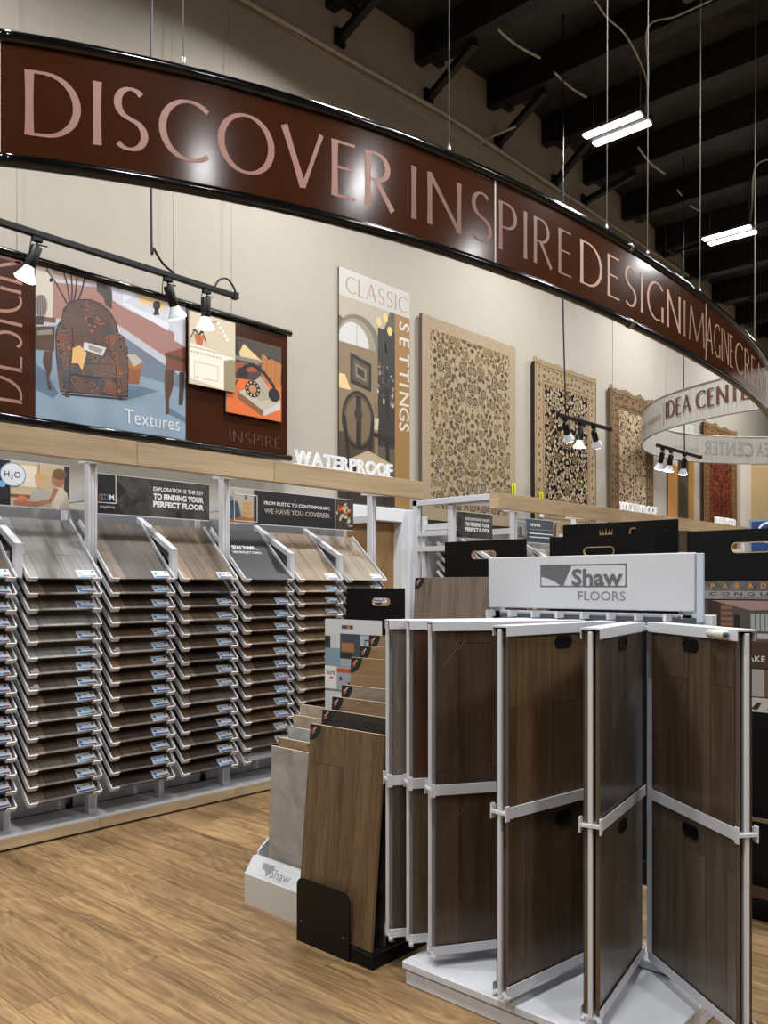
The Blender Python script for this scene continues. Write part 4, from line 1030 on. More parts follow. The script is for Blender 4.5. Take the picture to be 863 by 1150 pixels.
def cord(pts, label):
    pts = smooth(pts); b = MB(); b.tube(pts, .008, CORD, 8); return tag(b.build('power_cord'), label, 'cord', None)
track('black track light over the armchair banner, nearest the left edge', 1.2, 3.60, 4.7, 3.52, [(2.19, .32, -1.0), (3.05, .5, 1.3), (3.35, .12, .3)], 9, 3.0)
cord([(2.99, 4.7, 7.0), (2.93, 4.7, 5.2), (2.93, 4.7, 3.75), (2.95, 4.7, 3.66), (3.02, 4.7, 3.58), (3.1, 4.7, 3.545)], 'black cord dropping behind the big curved banner to the left track light')
b = MB(); b.tube(smooth([(3.42, 4.7, 3.545), (3.46, 4.7, 3.60), (3.52, 4.7, 3.62), (3.575, 4.7, 3.58), (3.59, 4.7, 3.54)]), .007, CORD, 8); tag(b.build('power_cord'), 'short looped black cord at the right tip of the left track', 'cord')
track('black track light in front of the black floral rug', 7.35, 8.44, 4.4, 3.22, [(7.48, .8, 1.3), (7.80, .12, .3), (8.07, .9, 1.3)], 10, 7.43)
cord([(7.45, 4.4, DECKZ(7.4)), (7.44, 4.4, 5), (7.45, 4.4, 4.2), (7.5, 4.4, 3.245)], 'black cord dropping to the track light before the black rug')
track('black track light hanging low behind the fabric ring', 9.6, 10.9, 4.4, 3.19, [(9.76, .5, .7), (10.0, .2, .3), (10.4, .4, .9)], 10, 10.3)
cord([(10.37, 4.4, DECKZ(10.4)), (10.36, 4.4, 5), (10.37, 4.4, 4.2), (10.4, 4.4, 3.215)], 'black cord dropping behind the fabric ring to its track light')

# ------------------------------------------------------------------ ceiling fixtures
def fixture(X, Y, Z, label, energy, L=.62):
    f = thing('pendant_light', label, 'ceiling light', (X, Y, Z), 0, 'twin tube ceiling lights')
    b = MB(); b.box(-.15, -L/2-.02, .02, .15, L/2+.02, .05, mat('fixture_grey', rgb(60, 60, 62), .5), .006)
    b.box(-.045, -L/2, .012, .045, L/2, .02, mat('fixture_grey', rgb(60, 60, 62), .5)); b.build('housing', f)
    for sx in (-1, 1):
        b = MB(); b.box(sx*.105-.042, -L/2, -.006, sx*.105+.042, L/2, .019, EMIT, .005); b.build('led_strip', f)
        l = bpy.data.lights.new('led_glow', 'AREA'); l.shape = 'RECTANGLE'; l.size = .07; l.size_y = L; l.energy = energy; l.color = (.985, .99, 1); l.spread = radians(165)
        o = bpy.data.objects.new('led_glow', l); COL.objects.link(o); o.parent = f; o.location = (sx*.105, 0, -.012)
    for sy in (-1, 1):
        b = MB(); zt = DECKZ(X)-Z-.40
        J = [q for q in jx if abs(q-X) < .32]; zt = DECKZ(J[0])-.351-Z if J else DECKZ(X)-Z-.001
        b.tube([(-.0, sy*L*.42, .05), (0, sy*L*.42, zt)], .006, mat('dull_chain', rgb(90, 88, 84), .5), 6)
        b.build('chain', f)
    return f
E0 = 58; E1 = 62
fixture(8.0, 4.10, 6.2, 'nearer twin tube light glowing above the DESIGN lettering', E0)
fixture(11.45, 4.23, 6.2, 'farther twin tube light glowing above the IMAGINE lettering', E0)
for i, (X, Y) in enumerate([(1.1, 4.1), (4.55, 4.1), (14.9, 4.2), (1.1, 1.0), (4.55, 1.0), (8.0, .2), (11.45, .2), (-2.3, 4.1), (-2.3, 1.0), (1.1, -2.6), (4.55, -2.6), (8, -3.4)]):
    fixture(X, Y, 6.2, 'twin tube ceiling light outside the picture', E0 if Y > 3 else E1)
def conduit(pts, label, r=.009, m=CABLE):
    P_ = []
    n = len(pts)
    for i in range(n-1):
        p0, p1, p2, p3 = [Vector(pts[j]) for j in (max(i-1, 0), i, i+1, min(i+2, n-1))]
        for k in range(8):
            t = k/8; P_.append(.5*((2*p1)+(-p0+p2)*t+(2*p0-5*p1+4*p2-p3)*t*t+(-p0+3*p1-3*p2+p3)*t**3))
    P_.append(Vector(pts[-1]))
    b = MB(); b.tube(P_, r, m, 8); return tag(b.build('electrical_cable'), label, 'cable')
def z_(x, y, Z): q = on_z(x, y, Z); return (q[0], q[1], Z)
conduit([z_(662, -12, 6.9), z_(680, 17, 6.8), (z_(705, 42, 6.75)), (8.05, 3.80, 6.62), (8.05, 3.82, 6.28)], 'pale flexible cable swooping down to the nearer ceiling light')
conduit([z_(800, 0, 6.86), z_(760, 18, 6.85), z_(728, 31, 6.8), (8.08, 3.79, 6.66), (8.07, 3.82, 6.27)], 'pale cable arriving from the right at the nearer ceiling light')
conduit([z_(880, 178, 6.6), z_(850, 186, 6.6), (11.5, 3.95, 6.55), (11.47, 3.97, 6.28)], 'pale cable arriving from the right at the farther ceiling light')
for (a, m_, c, w) in (((560, 33), (580, 50), (607, 65), 'leftmost of the short pale cable loops under the roof deck'), ((623, 81), (640, 97), (659, 109), 'second short pale cable loop under the roof deck from the left'),
                   ((717, 165), (730, 182), (747, 195), 'short pale cable loop just right of the nearer ceiling light'), ((761, 213), (773, 228), (786, 237), 'short pale cable loop left of the farther ceiling light'),
                   ((828, 291), (835, 300), (845, 307), 'short pale cable loop below the farther ceiling light')):
    conduit([z_(a[0], a[1], 6.82), z_(m_[0], m_[1], 6.76), z_(c[0], c[1], 6.74)], w, .012)
b = MB(); dm = mat('foil_duct', rgb(120, 118, 114), .3, metal=.8)
b.tube([(7.3, .9+.2*i, 6.86+.004*(i % 2)) for i in range(12)], [.16+.006*(i % 2) for i in range(12)], dm, 16)
tag(b.build('foil_duct'), 'silver foil duct tucked under the roof at the top right', 'duct')

# ------------------------------------------------------------------ front: wing display
WX, WY = 2.98, 1.40
disp = thing('wing_display', 'white floor display with swinging wood sample wings and Shaw Floors header', 'display rack', (WX, WY, 0), 0)
L_ = lambda X, Y, Z: (X-WX, Y-WY, Z)
def bx(b, X0, Y0, Z0, X1, Y1, Z1, m, bev=0): b.box(X0-WX, Y0-WY, Z0, X1-WX, Y1-WY, Z1, m, bev)
b = MB(); bx(b, 2.415, 1.15, .0, 3.14, 2.11, .055, WHITE, .004); bx(b, 2.405, 1.14, .06, 3.15, 2.12, .09, WHITE, .004); bx(b, 2.42, 1.155, .055, 3.13, 2.10, .06, GREYW); b.build('base_platform', disp)
b = MB(); bx(b, 3.04, 1.385, .09, 3.09, 1.435, 1.38, mat('blue_grey_post', rgb(165, 172, 184), .4), .003); bx(b, 2.99, 1.375, .09, 3.09, 1.445, .12, WHITE, .003); b.build('centre_post', disp)
for Y0 in (1.285, 2.14):
    b = MB(); bx(b, 3.06, Y0-.02, .09, 3.10, Y0+.02, 1.63, mat('blue_grey_post', rgb(165, 172, 184), .4), .003)
    b.tube([L_(3.052, Y0+.02, 1.40), L_(3.06, Y0+.02, 1.40)], .009, STEEL, 12); b.build('header_post', disp)
b = MB(); bx(b, 2.96, 1.23, .095, 3.04, 2.12, .125, WHITE, .002); b.build('bottom_rail', disp); b = MB(); bx(b, 3.06, 1.19, 1.365, 3.10, 2.2, 1.41, WHITE, .002); bx(b, 3.055, 1.25, 1.375, 3.06, 2.12, 1.398, DGREY)
for k in range(8): bx(b, 3.0, 1.34+k*.115, 1.385, 3.058, 1.352+k*.115, 1.412, WHITE)
bx(b, 2.965, 1.25, 1.352, 3.06, 2.12, 1.366, WHITE); b.build('spine_rail', disp)
# header sign, faces -X : local x -> world -Y
b = MB(); b.box(0, 0, 0, .925, .018, .218, mat('header_white', rgb(196, 198, 202), .35), .003)
y = -.001; G_ = flat(96, 96, 98); LX = .268; LW = .388; LZ = .09; LH = .092
b.frame(LX, LZ, LX+LW, LZ+LH, .005, G_, y)
b.poly([(LX+.003, LZ+LH), (LX+.003, LZ+.044), (LX+.04, LZ+.036), (LX+.075, LZ+.02), (LX+.10, LZ+.003), (LX+.112, LZ+.01), (LX+.128, LZ+.05), (LX+.15, LZ+LH)], G_, y-.0004)
b.text('Shaw', LX+.148, LZ+.008, .064, G_, y-.0004, width=.225, bold=.028, shear=.0)
b.text('FLOORS', LX+LW-.005, LZ-.053, .036, flat(120, 120, 124), y, width=.205, align='r')
b.box(.93, .002, -.04, .955, .016, .215, mat('clear_edge_strip', rgb(186, 196, 210), .15), .002)
b.build('header_sign', disp, loc=L_(3.045, 2.175, 1.422), rotz=-pi/2)
# wings
def wmat(k, a, c, **kw): return wood('panel_'+k, rgb(*[q*1.0 for q in a]), rgb(*[q*.93 for q in c]), u='z', v='x', rough=.32, coat=.25, **kw)
WP = {'a': wmat('grey_taupe', (122, 113, 104), (84, 77, 71), cath=1.0), 'b': wmat('red_brown', (82, 54, 40), (54, 36, 28)), 'c': wmat('dark_brown', (84, 66, 50), (56, 42, 32), plank=(1.3, .13), var=.15, seam=.002),
      'd': wmat('oak_brown', (112, 88, 62), (78, 60, 42), plank=(1.1, .19), var=.12, seam=.002), 'e': wmat('dark_slate_brown', (84, 74, 66), (58, 51, 46), plank=(1.2, .14), var=.12, seam=.002),
      'f': wmat('taupe', (110, 98, 84), (82, 72, 60), plank=(1.0, .12), var=.14, seam=.002), 'g': wmat('brown', (98, 80, 62), (66, 53, 41), plank=(1.2, .13), var=.14, seam=.002), 'h': wmat('charcoal_brown', (72, 64, 58), (48, 42, 38), cath=1.0)}
FILM = mat('smoky_film_edge', rgb(70, 78, 90), .2)
EDG = mat('board_core_edge', rgb(104, 82, 56), .6)
def wing(hy, ox, oy, front, back, grip=True, plug=False, hx=2.98):
    L = math.hypot(ox-hx, oy-hy); a = math.atan2(oy-hy, ox-hx)
    zb, zm, zt = .135, .752, 1.383
    f = MB()
    f.box(L-.012, -.007, zb, L, .007, zt-.012, WHITE, .002); f.box(0, -.012, zb, .014, .012, zt, WHITE, .002)
    f.box(.012, -.0015, zb, L-.01, .0015, zt-.02, GREYW)
    w = .030
    for z0, z1 in ((zb, zb+.006), (zt-.006, zt), (zm-.003, zm+.003)): f.box(.0, -w, z0, L-.004, w, z1, WHITE)
    for sy in (-1, 1):
        y0, y1 = sorted((sy*w, sy*(w+.003)))
        f.box(0, y0, zb, L-.004, y1, zb+.034, WHITE, .001); f.box(0, y0, zt-.036, L-.004, y1, zt, WHITE, .001); f.box(0, y0, zm-.02, L-.004, y1, zm+.02, WHITE, .001)
    o = f.build('wing', disp, loc=L_(hx, hy, 0), rotz=a)
    # for this rotation, local +y is the side whose normal is rotated; choose faces
    for sy, keys in ((1, front), (-1, back)):
        for zi, (z0, z1) in enumerate(((zm+.006, zt-.008), (zb+.008, zm-.006))):
            b = MB(); ya, yb = sorted((sy*.013, sy*.024))
            b.box(.016, ya, z0, L-.02, yb, z1, EDG); ff = sy*.0245
            q = [(.016, ff, z0), (L-.02, ff, z0), (L-.02, ff, z1), (.016, ff, z1)]
            b.add(q, [(0, 1, 2, 3)], WP[keys[zi]])
            y0, y1 = sorted((sy*.025, sy*.027))
            b.box(L-.0205, y0, z0, L-.018, y1, z1, FILM)
            FS = mat('film_print', rgb(104, 98, 90), .4)
            fy = sy*.0250
            for (u, v, ln) in ((L-.16, z1-.16, .11), (L-.10, z1-.10, .05), (L-.112, z1-.085, .045)):
                for k in range(int(ln/.012)):
                    x_ = L-.05-(u-L+.16)-k*.0075; z_ = v+k*.0085*1.05
                    b.add([(x_, fy, z_), (x_-.005, fy, z_+.006), (x_-.003, fy, z_+.009), (x_+.002, fy, z_+.003)], [(0, 1, 2, 3)], FS)
            b.build('sample_board', o)
            if grip:
                g = MB(); n = 24; cx = L*.5; cz = z1-.058
                pr = [(cx+(.026 if cos(2*pi*(k+.5)/n) > 0 else -.026)+.022*cos(2*pi*(k+.5)/n), cz+.022*sin(2*pi*(k+.5)/n)) for k in range(n)]
                pi_ = [(cx+(.026 if cos(2*pi*(k+.5)/n) > 0 else -.026)+.015*cos(2*pi*(k+.5)/n), cz+.015*sin(2*pi*(k+.5)/n)) for k in range(n)]
                ya, yb = sy*.025, sy*.0285
                vs = [(p[0], ya, p[1]) for p in pr]+[(p[0], yb, p[1]) for p in pr]+[(p[0], yb, p[1]) for p in pi_]+[(p[0], ya+sy*.0008, p[1]) for p in pi_]
                fs = []
                for k in range(n):
                    l = (k+1) % n; fs += [(k, l, n+l, n+k), (n+k, n+l, 2*n+l, 2*n+k), (2*n+k, 2*n+l, 3*n+l, 3*n+k)]
                fs.append(tuple(range(3*n, 4*n)))
                g.add(vs, fs, BLACKM); g.build('finger_grip', o)
    # end catches
    g = MB()
    for zc in (zm,):
        g.box(L-.004, -.034, zc-.006, L+.004, .034, zc+.006, WHITE, .001)
        for sy in (-1, 1): y0, y1 = sorted((sy*.031, sy*.036)); g.box(L-.016, y0, zc-.026, L+.004, y1, zc+.026, WHITE, .001)
    g.build('end_catch', o)
    for sy in (-1, 1): g = MB(); g.tube([(L-.012, sy*.026, zb-.014), (L-.012, sy*.026, zb+.004)], .009, WHITE, 12); g.build('bumper', o)
    if plug:
        g = MB(); g.tube([(L*.76, -.046, zt-.018), (L*.76+.085, -.046, zt-.018)], .014, mat('ivory_plastic', rgb(206, 202, 190), .4), 14); g.tube([(L*.76+.085, -.046, zt-.018), (L*.76+.088, -.046, zt-.018)], .009, DGREY, 12); g.build('cable_roller', o)
    return o
wing(1.92, 2.457, 2.248, 'ah', 'ah', False)
wing(1.80, 2.474, 2.155, 'bg', 'ba', False)
wing(1.68, 2.447, 2.022, 'cc', 'cc', True)
wing(1.56, 2.353, 1.637, 'dg', 'dc', True)
wing(1.445, 2.417, 1.331, 'ef', 'ef', True)
wing(1.37, 2.655, .925, 'ff', 'gf', True, plug=True)

# ------------------------------------------------------------------ left floor stands of leaning sample boards
SPW = {'oakb': wood('lean_brown_oak', rgb(118, 94, 66), rgb(78, 61, 42), u='z', v='x', plank=(1.1, .22), var=.1, seam=.002, cath=1.4), 'blackw': wood('lean_black', rgb(58, 52, 48), rgb(30, 27, 25), u='x', v='z', cath=1.2),
       'light': wood('lean_light_oak', rgb(152, 128, 98), rgb(120, 97, 70), u='x', v='z', cath=1.0), 'grey': wood('lean_grey', rgb(150, 136, 120), rgb(112, 100, 88), u='x', v='z', cath=1.4),
       'oak2': wood('lean_honey_oak', rgb(146, 118, 84), rgb(116, 90, 62), u='x', v='z', cath=.8), 'grey2': wood('lean_taupe', rgb(128, 112, 98), rgb(86, 74, 64), u='z', v='x', cath=1.0),
       's1': stone('lean_stone_grey', rgb(128, 124, 120), rgb(168, 162, 154), 5), 's2': stone('lean_rust_stone', rgb(104, 84, 60), rgb(156, 132, 100), 7), 's3': stone('lean_blue_stone', rgb(128, 132, 136), rgb(170, 170, 168), 6),
       's4': stone('lean_sand_stone', rgb(136, 120, 104), rgb(176, 160, 140), 8), 's5': stone('lean_cream_stone', rgb(150, 136, 120), rgb(180, 166, 148), 8)}
def corner_sticker(b, x, z, y, r=.07):
    pts = [(x, z), (x, z-r)]+[(x+r*sin(radians(t)), z-r*cos(radians(t))) for t in range(9, 91, 9)]
    b.poly(pts, flat(22, 21, 22), y); b.line([(x+.012, z-.032), (x+.026, z-.018)], .009, flat(190, 84, 40), y-.0004); b.line([(x+.024, z-.026), (x+.038, z-.01)], .005, flat(200, 200, 200), y-.0004); b.line([(x+.016, z-.042), (x+.032, z-.028)], .003, flat(170, 170, 170), y-.0004)
def lean_board(X, Ytop, w, z0, z1, lean, m, label, sticker=False, group=None, t=.012, cat='flooring sample'):
    """board facing -X; X is the front foot; leans back by `lean`"""
    b = MB(); Hb = math.hypot(z1-z0, lean)
    b.box(0, 0, 0, w, t, Hb, EDG); b.rect(0.001, 0.001, w-.001, Hb-.001, m, -.0006)
    b.box(0, 0, Hb, w, t, Hb+.0012, mat('pale_board_edge', rgb(186, 168, 142), .6))
    if sticker: corner_sticker(b, 0, Hb, -.0014)
    o = b.build('flooring_sample', loc=(X, Ytop, z0)); o.rotation_euler = Matrix.Rotation(-pi/2, 4, 'Z').to_quaternion().to_euler()
    R = Matrix.Rotation(-pi/2, 4, 'Z') @ Matrix.Rotation(-math.atan2(lean, z1-z0), 4, 'X'); o.rotation_euler = R.to_euler()
    return tag(o, label, cat, group)
# Shaw box stand
st = thing('sample_stand', 'white stepped stand with a Shaw front, holding stone-look boards', 'sample stand', (2.51, 3.215, 0), -pi/2)
b = MB()    # local x -> -Y, y -> +X
Wb = .42
prof = [(0, 0), (0, .14), (.055, .215), (.075, .215), (.075, .15), (.36, .15), (.36, 0)]
n = len(prof); vs = [(0, p[0], p[1]) for p in prof]+[(Wb, p[0], p[1]) for p in prof]
fs = [(k, (k+1) % n, n+(k+1) % n, n+k) for k in range(n)]+[tuple(range(n))[::-1], tuple(range(n, 2*n))]
b.add(vs, fs, mat('white_melamine', rgb(196, 194, 186), .45)); b.build('base_box', st)
b = MB(); sl = math.atan2(.055, .075)
b.M = Matrix.Translation((0, 0, .14)) @ Matrix.Rotation(-sl, 4, 'X')
Lh = math.hypot(.055, .075); G2 = flat(140, 142, 148)
b.rect(0, 0, Wb, Lh, mat('plaque_white', rgb(206, 208, 212), .35), -.001)
b.frame(.09, .014, .33, .078, .0015, flat(170, 172, 178), -.0014); b.poly([(.095, .075), (.10, .05), (.125, .045), (.145, .018), (.165, .04), (.175, .077)], G2, -.0018); b.text('Shaw', .165, .022, .044, G2, -.0018, width=.14, bold=.01)
b.build('front_plaque', st)
for xs_ in (0,):
    b = MB(); b.poly([(0, 0), (1, 0)], WHITE) if False else None
    vs = [(-.004, .075, .15), (-.004, .09, .23), (-.004, .36, .42), (-.004, .40, .42), (-.004, .40, 0), (-.004, .08, 0)]
    v2 = [(-.0, q[1], q[2]) for q in vs]
    b.add([(q[0]-.008, q[1], q[2]) for q in vs]+[(q[0]-.001, q[1], q[2]) for q in v2], [(0, 1, 2, 3, 4, 5), (11, 10, 9, 8, 7, 6)]+[(k, (k+1) % 6, 6+(k+1) % 6, 6+k) for k in range(6)], WHITE)
    b.build('side_cheek', st)
GS = 'stone-look boards in the white Shaw stand'
for i, (k, zt, yt, nm) in enumerate([('s1', .742, 3.155, 'large grey stone-look board, front one in the white Shaw stand'), ('s2', .775, 3.165, 'rust-mottled stone board, second from front in the Shaw stand'),
                                     ('s3', .823, 3.15, 'blue-grey stone board, third from front in the Shaw stand'), ('s4', .872, 3.17, 'sand-coloured stone board, fourth from front in the Shaw stand'), ('s5', .918, 3.18, 'cream stone board, fifth from front in the Shaw stand')]):
    lean_board(2.605+.052*i, yt, .38, .152, zt, .02, SPW[k], nm, group=GS)
# white product card at the back of that stand
b = MB(); Wc, Hc = .385, 1.348; b.box(0, 0, 0, Wc, .01, Hc, mat('card_white', rgb(196, 198, 200), .4)); y = -.001
zz = Hc-.235
b.rect(0, zz, Wc, Hc-.07, flat(120, 142, 158), y); b.rect(0, zz+.09, .11, Hc-.07, flat(186, 190, 192), y-.0003); b.rect(0, zz+.09, .04, zz+.15, flat(36, 36, 38), y-.0005); b.rect(.11, zz, .25, zz+.06, flat(150, 156, 160), y-.0004)
b.rect(.11, zz+.04, .25, Hc-.07, flat(60, 66, 74), y-.0005); b.rect(.12, zz+.075, .21, zz+.12, flat(150, 104, 66), y-.0007); b.rect(.11, zz+.045, .2, zz+.07, flat(32, 32, 36), y-.0007)
b.rect(.25, zz+.05, Wc, Hc-.075, flat(160, 172, 180), y-.0005); b.frame(.28, zz+.09, .35, zz+.14, .006, flat(40, 42, 46), y-.0007)
b.rect(0, zz-.115, .085, zz-.002, flat(214, 214, 214), y-.0003); b.rect(.085, zz-.115, Wc, zz-.002, flat(150, 156, 166), y-.0003); b.rect(.085, zz-.03, Wc, zz-.01, flat(176, 72, 44), y-.0005)
b.text('floort\u00e9', .012, zz-.045, .026, flat(70, 70, 74), y-.0005, width=.062, bold=.02); b.rect(.035, zz-.065, .06, zz-.055, flat(200, 96, 60), y-.0005)
b.ell(.115, zz-.06, .01, .012, flat(60, 62, 66), y-.0006, 10); b.rect(.165, zz-.095, .178, zz-.075, flat(50, 52, 56), y-.0006); b.rect(.12, Hc-.045, .2, Hc-.028, flat(60, 70, 90), y); b.rect(.16, Hc-.045, .18, Hc-.032, flat(200, 110, 60), y-.0003)
b.rect(0, zz-.125, Wc, zz-.118, flat(110, 114, 120), y-.0003)
b.box(.1, .01, 0, .14, .05, Hc-.1, WHITE)
o = b.build('product_card', loc=(2.95, 3.12, .0), rotz=-pi/2); tag(o, 'tall white product card with a blue room picture behind the stone boards', 'sign')

# black stand with wood boards
st = thing('sample_stand', 'black metal floor stand with rounded front plate holding wood boards', 'sample stand', (2.40, 2.715, 0), -pi/2)
b = MB(); w, h, r = .315, .272, .035
pts = [(0, 0), (w, 0)]+[(w-r+r*sin(radians(t)), h-r+r*cos(radians(t))) for t in range(90, -1, -15)]+[(r-r*sin(radians(t)), h-r+r*cos(radians(t))) for t in range(0, 91, 15)]
n = len(pts); vs = [(p[0], 0, p[1]) for p in pts]+[(p[0], .006, p[1]) for p in pts]
b.add(vs, [tuple(range(n)), tuple(range(2*n-1, n-1, -1))]+[(k+n, (k+1) % n+n, (k+1) % n, k) for k in range(n)], mat('black_satin_metal', rgb(10, 10, 10), .4, spec=.25))
for x in (.03, w-.03): b.tube([(x, -.003, .09), (x, 0, .09)], .005, DGREY, 8)
b.build('front_plate', st)
b = MB(); b.box(.0, .006, 0, .44, .52, .06, BLACK, .003); b.build('base_tray', st)
GW = 'wood-look boards in the black floor stand'
for i, (k, zt, nm, stk) in enumerate([('oakb', .912, 'large brown oak board with black corner badge, front of the black stand', 1), ('blackw', .968, 'near-black wood board, second from front in the black stand', 1), ('light', 1.018, 'light oak board, third from front in the black stand', 1),
                                 ('grey', 1.066, 'grey grained board, fourth from front in the black stand', 1), ('oak2', 1.187, 'honey oak board with badge, fifth from front in the black stand', 1), ('oak2', 1.236, 'honey oak board with badge, sixth from front in the black stand', 1),
                                 ('light', 1.284, 'pale oak board with badge, rearmost in the black stand', 1)]):
    lean_board(2.42+.06*i+(.012 if i else 0), 2.735, .44, .062, zt, .08, SPW[k], nm, bool(stk), GW)

# ------------------------------------------------------------------ black header boards behind
def header_board(X, Yl, w, zt, label, slot=True, z0=0.0, extra=None, slotx=.5, crown=False):
    t = thing('display_stand', label, 'display stand', (X, Yl, 0), -pi/2, None)
    b = MB(); zs = zt-.26
    if slot:
        b2 = MB(); plate_slot(b2, 0, zs, w, zt, 0, .012, w*slotx, zt-.085, w*.29, .042, BLACK, TAN); b2.box(0, .0125, zt-.003+.004, w, .0, zt+.002, TAN) if False else None
        b2.build('handle_board', t)
    else:
        b2 = MB(); b2.box(0, 0, zs, w, .012, zt, BLACK, .001)
        if crown:
            G = flat(170, 130, 80); cx, cz = w*.40, zt-.06
            b2.poly([(cx-.04, cz-.03), (cx+.04, cz-.03), (cx+.042, cz-.022), (cx-.042, cz-.022)], G, -.001)
            for k in range(5): x = cx-.032+k*.016; b2.poly([(x-.010, cz-.018), (x+.010, cz-.018), (x+(k-2)*.005, cz+(.016 if k == 2 else .010))], G, -.001); b2.ell(x+(k-2)*.005, cz+(.020 if k == 2 else .014), .0035, .0035, G, -.001, 8)
            b2.text('C', w*.60, zt-.085, .05, G, -.001)
            b2.ell(w-.07, zt-.06, .003, .003, STEEL, -.001, 8)
        b2.build('header_board', t)
    b.box(0, 0.0, .12, w, .012, zs, BLACK); b.box(0, -.04, 0, w, .30, .12, BLACK, .003)
    if extra: extra(b, w, zt)
    b.build('stand_body', t); return t
def paradigm(b, w, zt):
    y = -.0012
    z = zt-.325; b.rect(0.02, z, w-.0, z+.085, stone('slate_strip', rgb(58, 58, 58), rgb(110, 110, 108), 14), y)
    PM = flat(196, 132, 50)
    for k, ch in enumerate('PARADIGM'): b.text(ch, .125+k*.058, z+.050, .024, PM, y-.0008, bold=.03, align='c')
    b.rect(.02, z, w, z+.038, flat(138, 138, 136), y-.0003); [b.text(ch, .128+k*.058, z+.016, .016, flat(22, 22, 22), y-.0008, width=.034 if ch != 'E' else .026, bold=.005, align='c') for k, ch in enumerate('CONQUEST')]; b.text('WATERPROOF FLOORING', .17, z+.002, .007, flat(40, 40, 40), y-.0008, width=w-.27)
    # room photograph
    z1 = z-.006; z0 = z1-.31
    b.rect(.0, z0, w, z1, flat(76, 68, 64), y); b.rect(.0, z0+.0, w, z0+.12, flat(64, 46, 34), y-.0003)
    b.poly([(.1, z0+.13), (.1, z1), (.16, z1), (.16, z0+.14)], flat(50, 34, 30), y-.0004)
    for k in range(6): b.rect(.165, z0+.14+k*.026, .215, z0+.152+k*.026, flat(150, 84, 62), y-.0005)
    b.poly([(.12, z1), (w, z1), (w, z1-.03), (.3, z1-.045)], flat(150, 124, 118), y-.0005); b.rect(.225, z0+.16, .25, z0+.245, flat(20, 20, 22), y-.0006)
    b.rect(.29, z0+.13, .43, z0+.26, flat(70, 70, 70), y-.0005); b.rect(.30, z0+.17, .42, z0+.25, flat(150, 156, 152), y-.0006)
    for k in range(5): b.rect(.318+k*.022, z0+.17, .322+k*.022, z0+.25, flat(60, 60, 60), y-.0007)
    b.poly([(.38, z0+.13), (.5, z0+.12), (w, z0+.1), (w, z0+.18), (.45, z0+.165)], flat(140, 136, 134), y-.0008); b.rect(.33, z0+.135, .38, z0+.16, flat(170, 166, 162), y-.0008)
    for k in range(8): b.line([(.28+.01*k, z0+.12), (.1+.07*k, z0)], .003, flat(62, 44, 34), y-.0005)
    b.text('MAKE', .255, z0+.03, .028, flat(216, 212, 206), y-.001, width=.11)
    b.rect(.0, z0-.13, w*.60, z0-.004, flat(150, 146, 140), y); b.rect(w*.60, z0-.13, w, z0-.004, flat(96, 72, 52), y); b.rect(.0, z0-.20, w, z0-.135, flat(176, 172, 164), y)
    for k in range(4): b.poly([(.3+k*.07, z0-.19), (.33+k*.07, z0-.19), (.35+k*.07, z0-.155), (.33+k*.07, z0-.155)], flat(44, 42, 42), y-.0004)
    b.box(0, -.06, .45, w, -.045, .465, flat(120, 92, 66)); b.box(0, -.045, .12, w, 0, .44, BLACK); b.box(.0, -.10, .12, w, -.09, .17, flat(70, 50, 36))
header_board(4.0, 1.68, .60, 1.779, 'black display at right edge with tan-rimmed handle above the PARADIGM strip', extra=paradigm)
header_board(4.07, 2.49, .60, 1.785, 'black handled board just above the middle of the Shaw header')
header_board(4.09, 3.25, .59, 1.785, 'black handled board left of the Shaw header, above the taupe board', extra=paradigm)
header_board(4.60, 2.72, .735, 1.892, 'large black board with gold crown behind the middle handled board', slot=False, crown=True)
header_board(3.86, 3.885, .50, 1.500, 'lower black handled board above the white product card', slotx=.62)
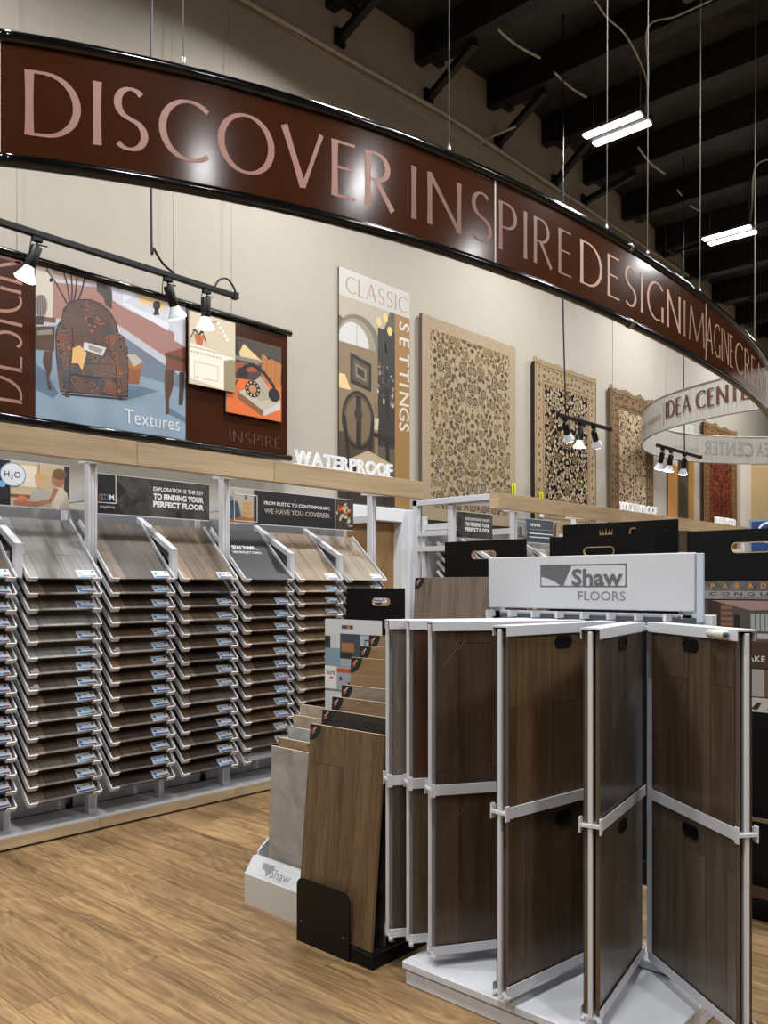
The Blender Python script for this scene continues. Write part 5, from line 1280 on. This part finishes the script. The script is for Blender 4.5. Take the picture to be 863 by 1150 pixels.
# taupe board standing in front of the black ones
o = lean_board(3.62, 3.19, .53, .14, 1.562, .12, SPW['grey2'], 'tall taupe wood board with corner badge left of the Shaw header', True)
t = thing('sample_stand', 'plain black stand under the tall taupe wood board', 'sample stand', (3.55, 3.2, 0), -pi/2)
b = MB(); b.box(0, 0, 0, .55, .4, .135, BLACK, .004); b.build('base_box', t); b = MB(); b.box(0, .0, .135, .55, .012, .24, BLACK); b.build('front_lip', t); b = MB(); b.box(0.02, .25, .135, .53, .265, 1.3, BLACK); b.build('back_support', t)

# blue Q sign on a stand
t = thing('floor_sign', 'blue sign with a white Q standing far right behind the black display', 'sign', (7.0, 2.43, 0), -pi/2)
b = MB(); b.box(0, 0, 1.62, .6, .012, 2.05, flat(120, 140, 160)); b.rect(.02, 1.64, .58, 2.03, flat(28, 62, 112), -.001)
n = 24
for k in range(n): a0_, a1_ = 2*pi*k/n, 2*pi*(k+1)/n; b.poly([(.15+.085*cos(a0_), 1.94+.085*sin(a0_)), (.15+.085*cos(a1_), 1.94+.085*sin(a1_)), (.15+.068*cos(a1_), 1.94+.068*sin(a1_)), (.15+.068*cos(a0_), 1.94+.068*sin(a0_))], SGT, -.002)
b.line([(.17, 1.9), (.22, 1.86)], .015, SGT, -.002); b.text('Quick', .26, 1.86, .09, SGT, -.002) if False else None
b.build('sign_panel', t)
b = MB(); b.tube([(.3, .02, .02), (.3, .02, 1.7)], .015, STEEL, 10); b.box(.1, -.12, 0, .5, .16, .02, DGREY); b.build('sign_post', t)

# ------------------------------------------------------------------ light, world, camera
w = bpy.data.worlds.new('World'); SC.world = w; w.use_nodes = True
w.node_tree.nodes['Background'].inputs[0].default_value = (.92, .95, 1, 1)
w.node_tree.nodes['Background'].inputs[1].default_value = .13
cam = bpy.data.cameras.new('Camera'); co = bpy.data.objects.new('Camera', cam); COL.objects.link(co)
cam.sensor_fit = 'VERTICAL'; cam.sensor_height = 36; cam.sensor_width = 27; cam.lens = 945/1150*36
cam.shift_y = (657-575)/1150.0; cam.shift_x = 0
co.location = (0, 0, EYE); co.rotation_euler = (pi/2, 0, HEAD-pi/2)
cam.clip_end = 200
SC.camera = co
SC.view_settings.view_transform = 'Standard'; SC.view_settings.look = 'None'; SC.view_settings.gamma = 1; SC.view_settings.use_curve_mapping = False
SC.view_settings.exposure = 0.0
SC.cycles.use_denoising = True
SC.cycles.max_bounces = 6
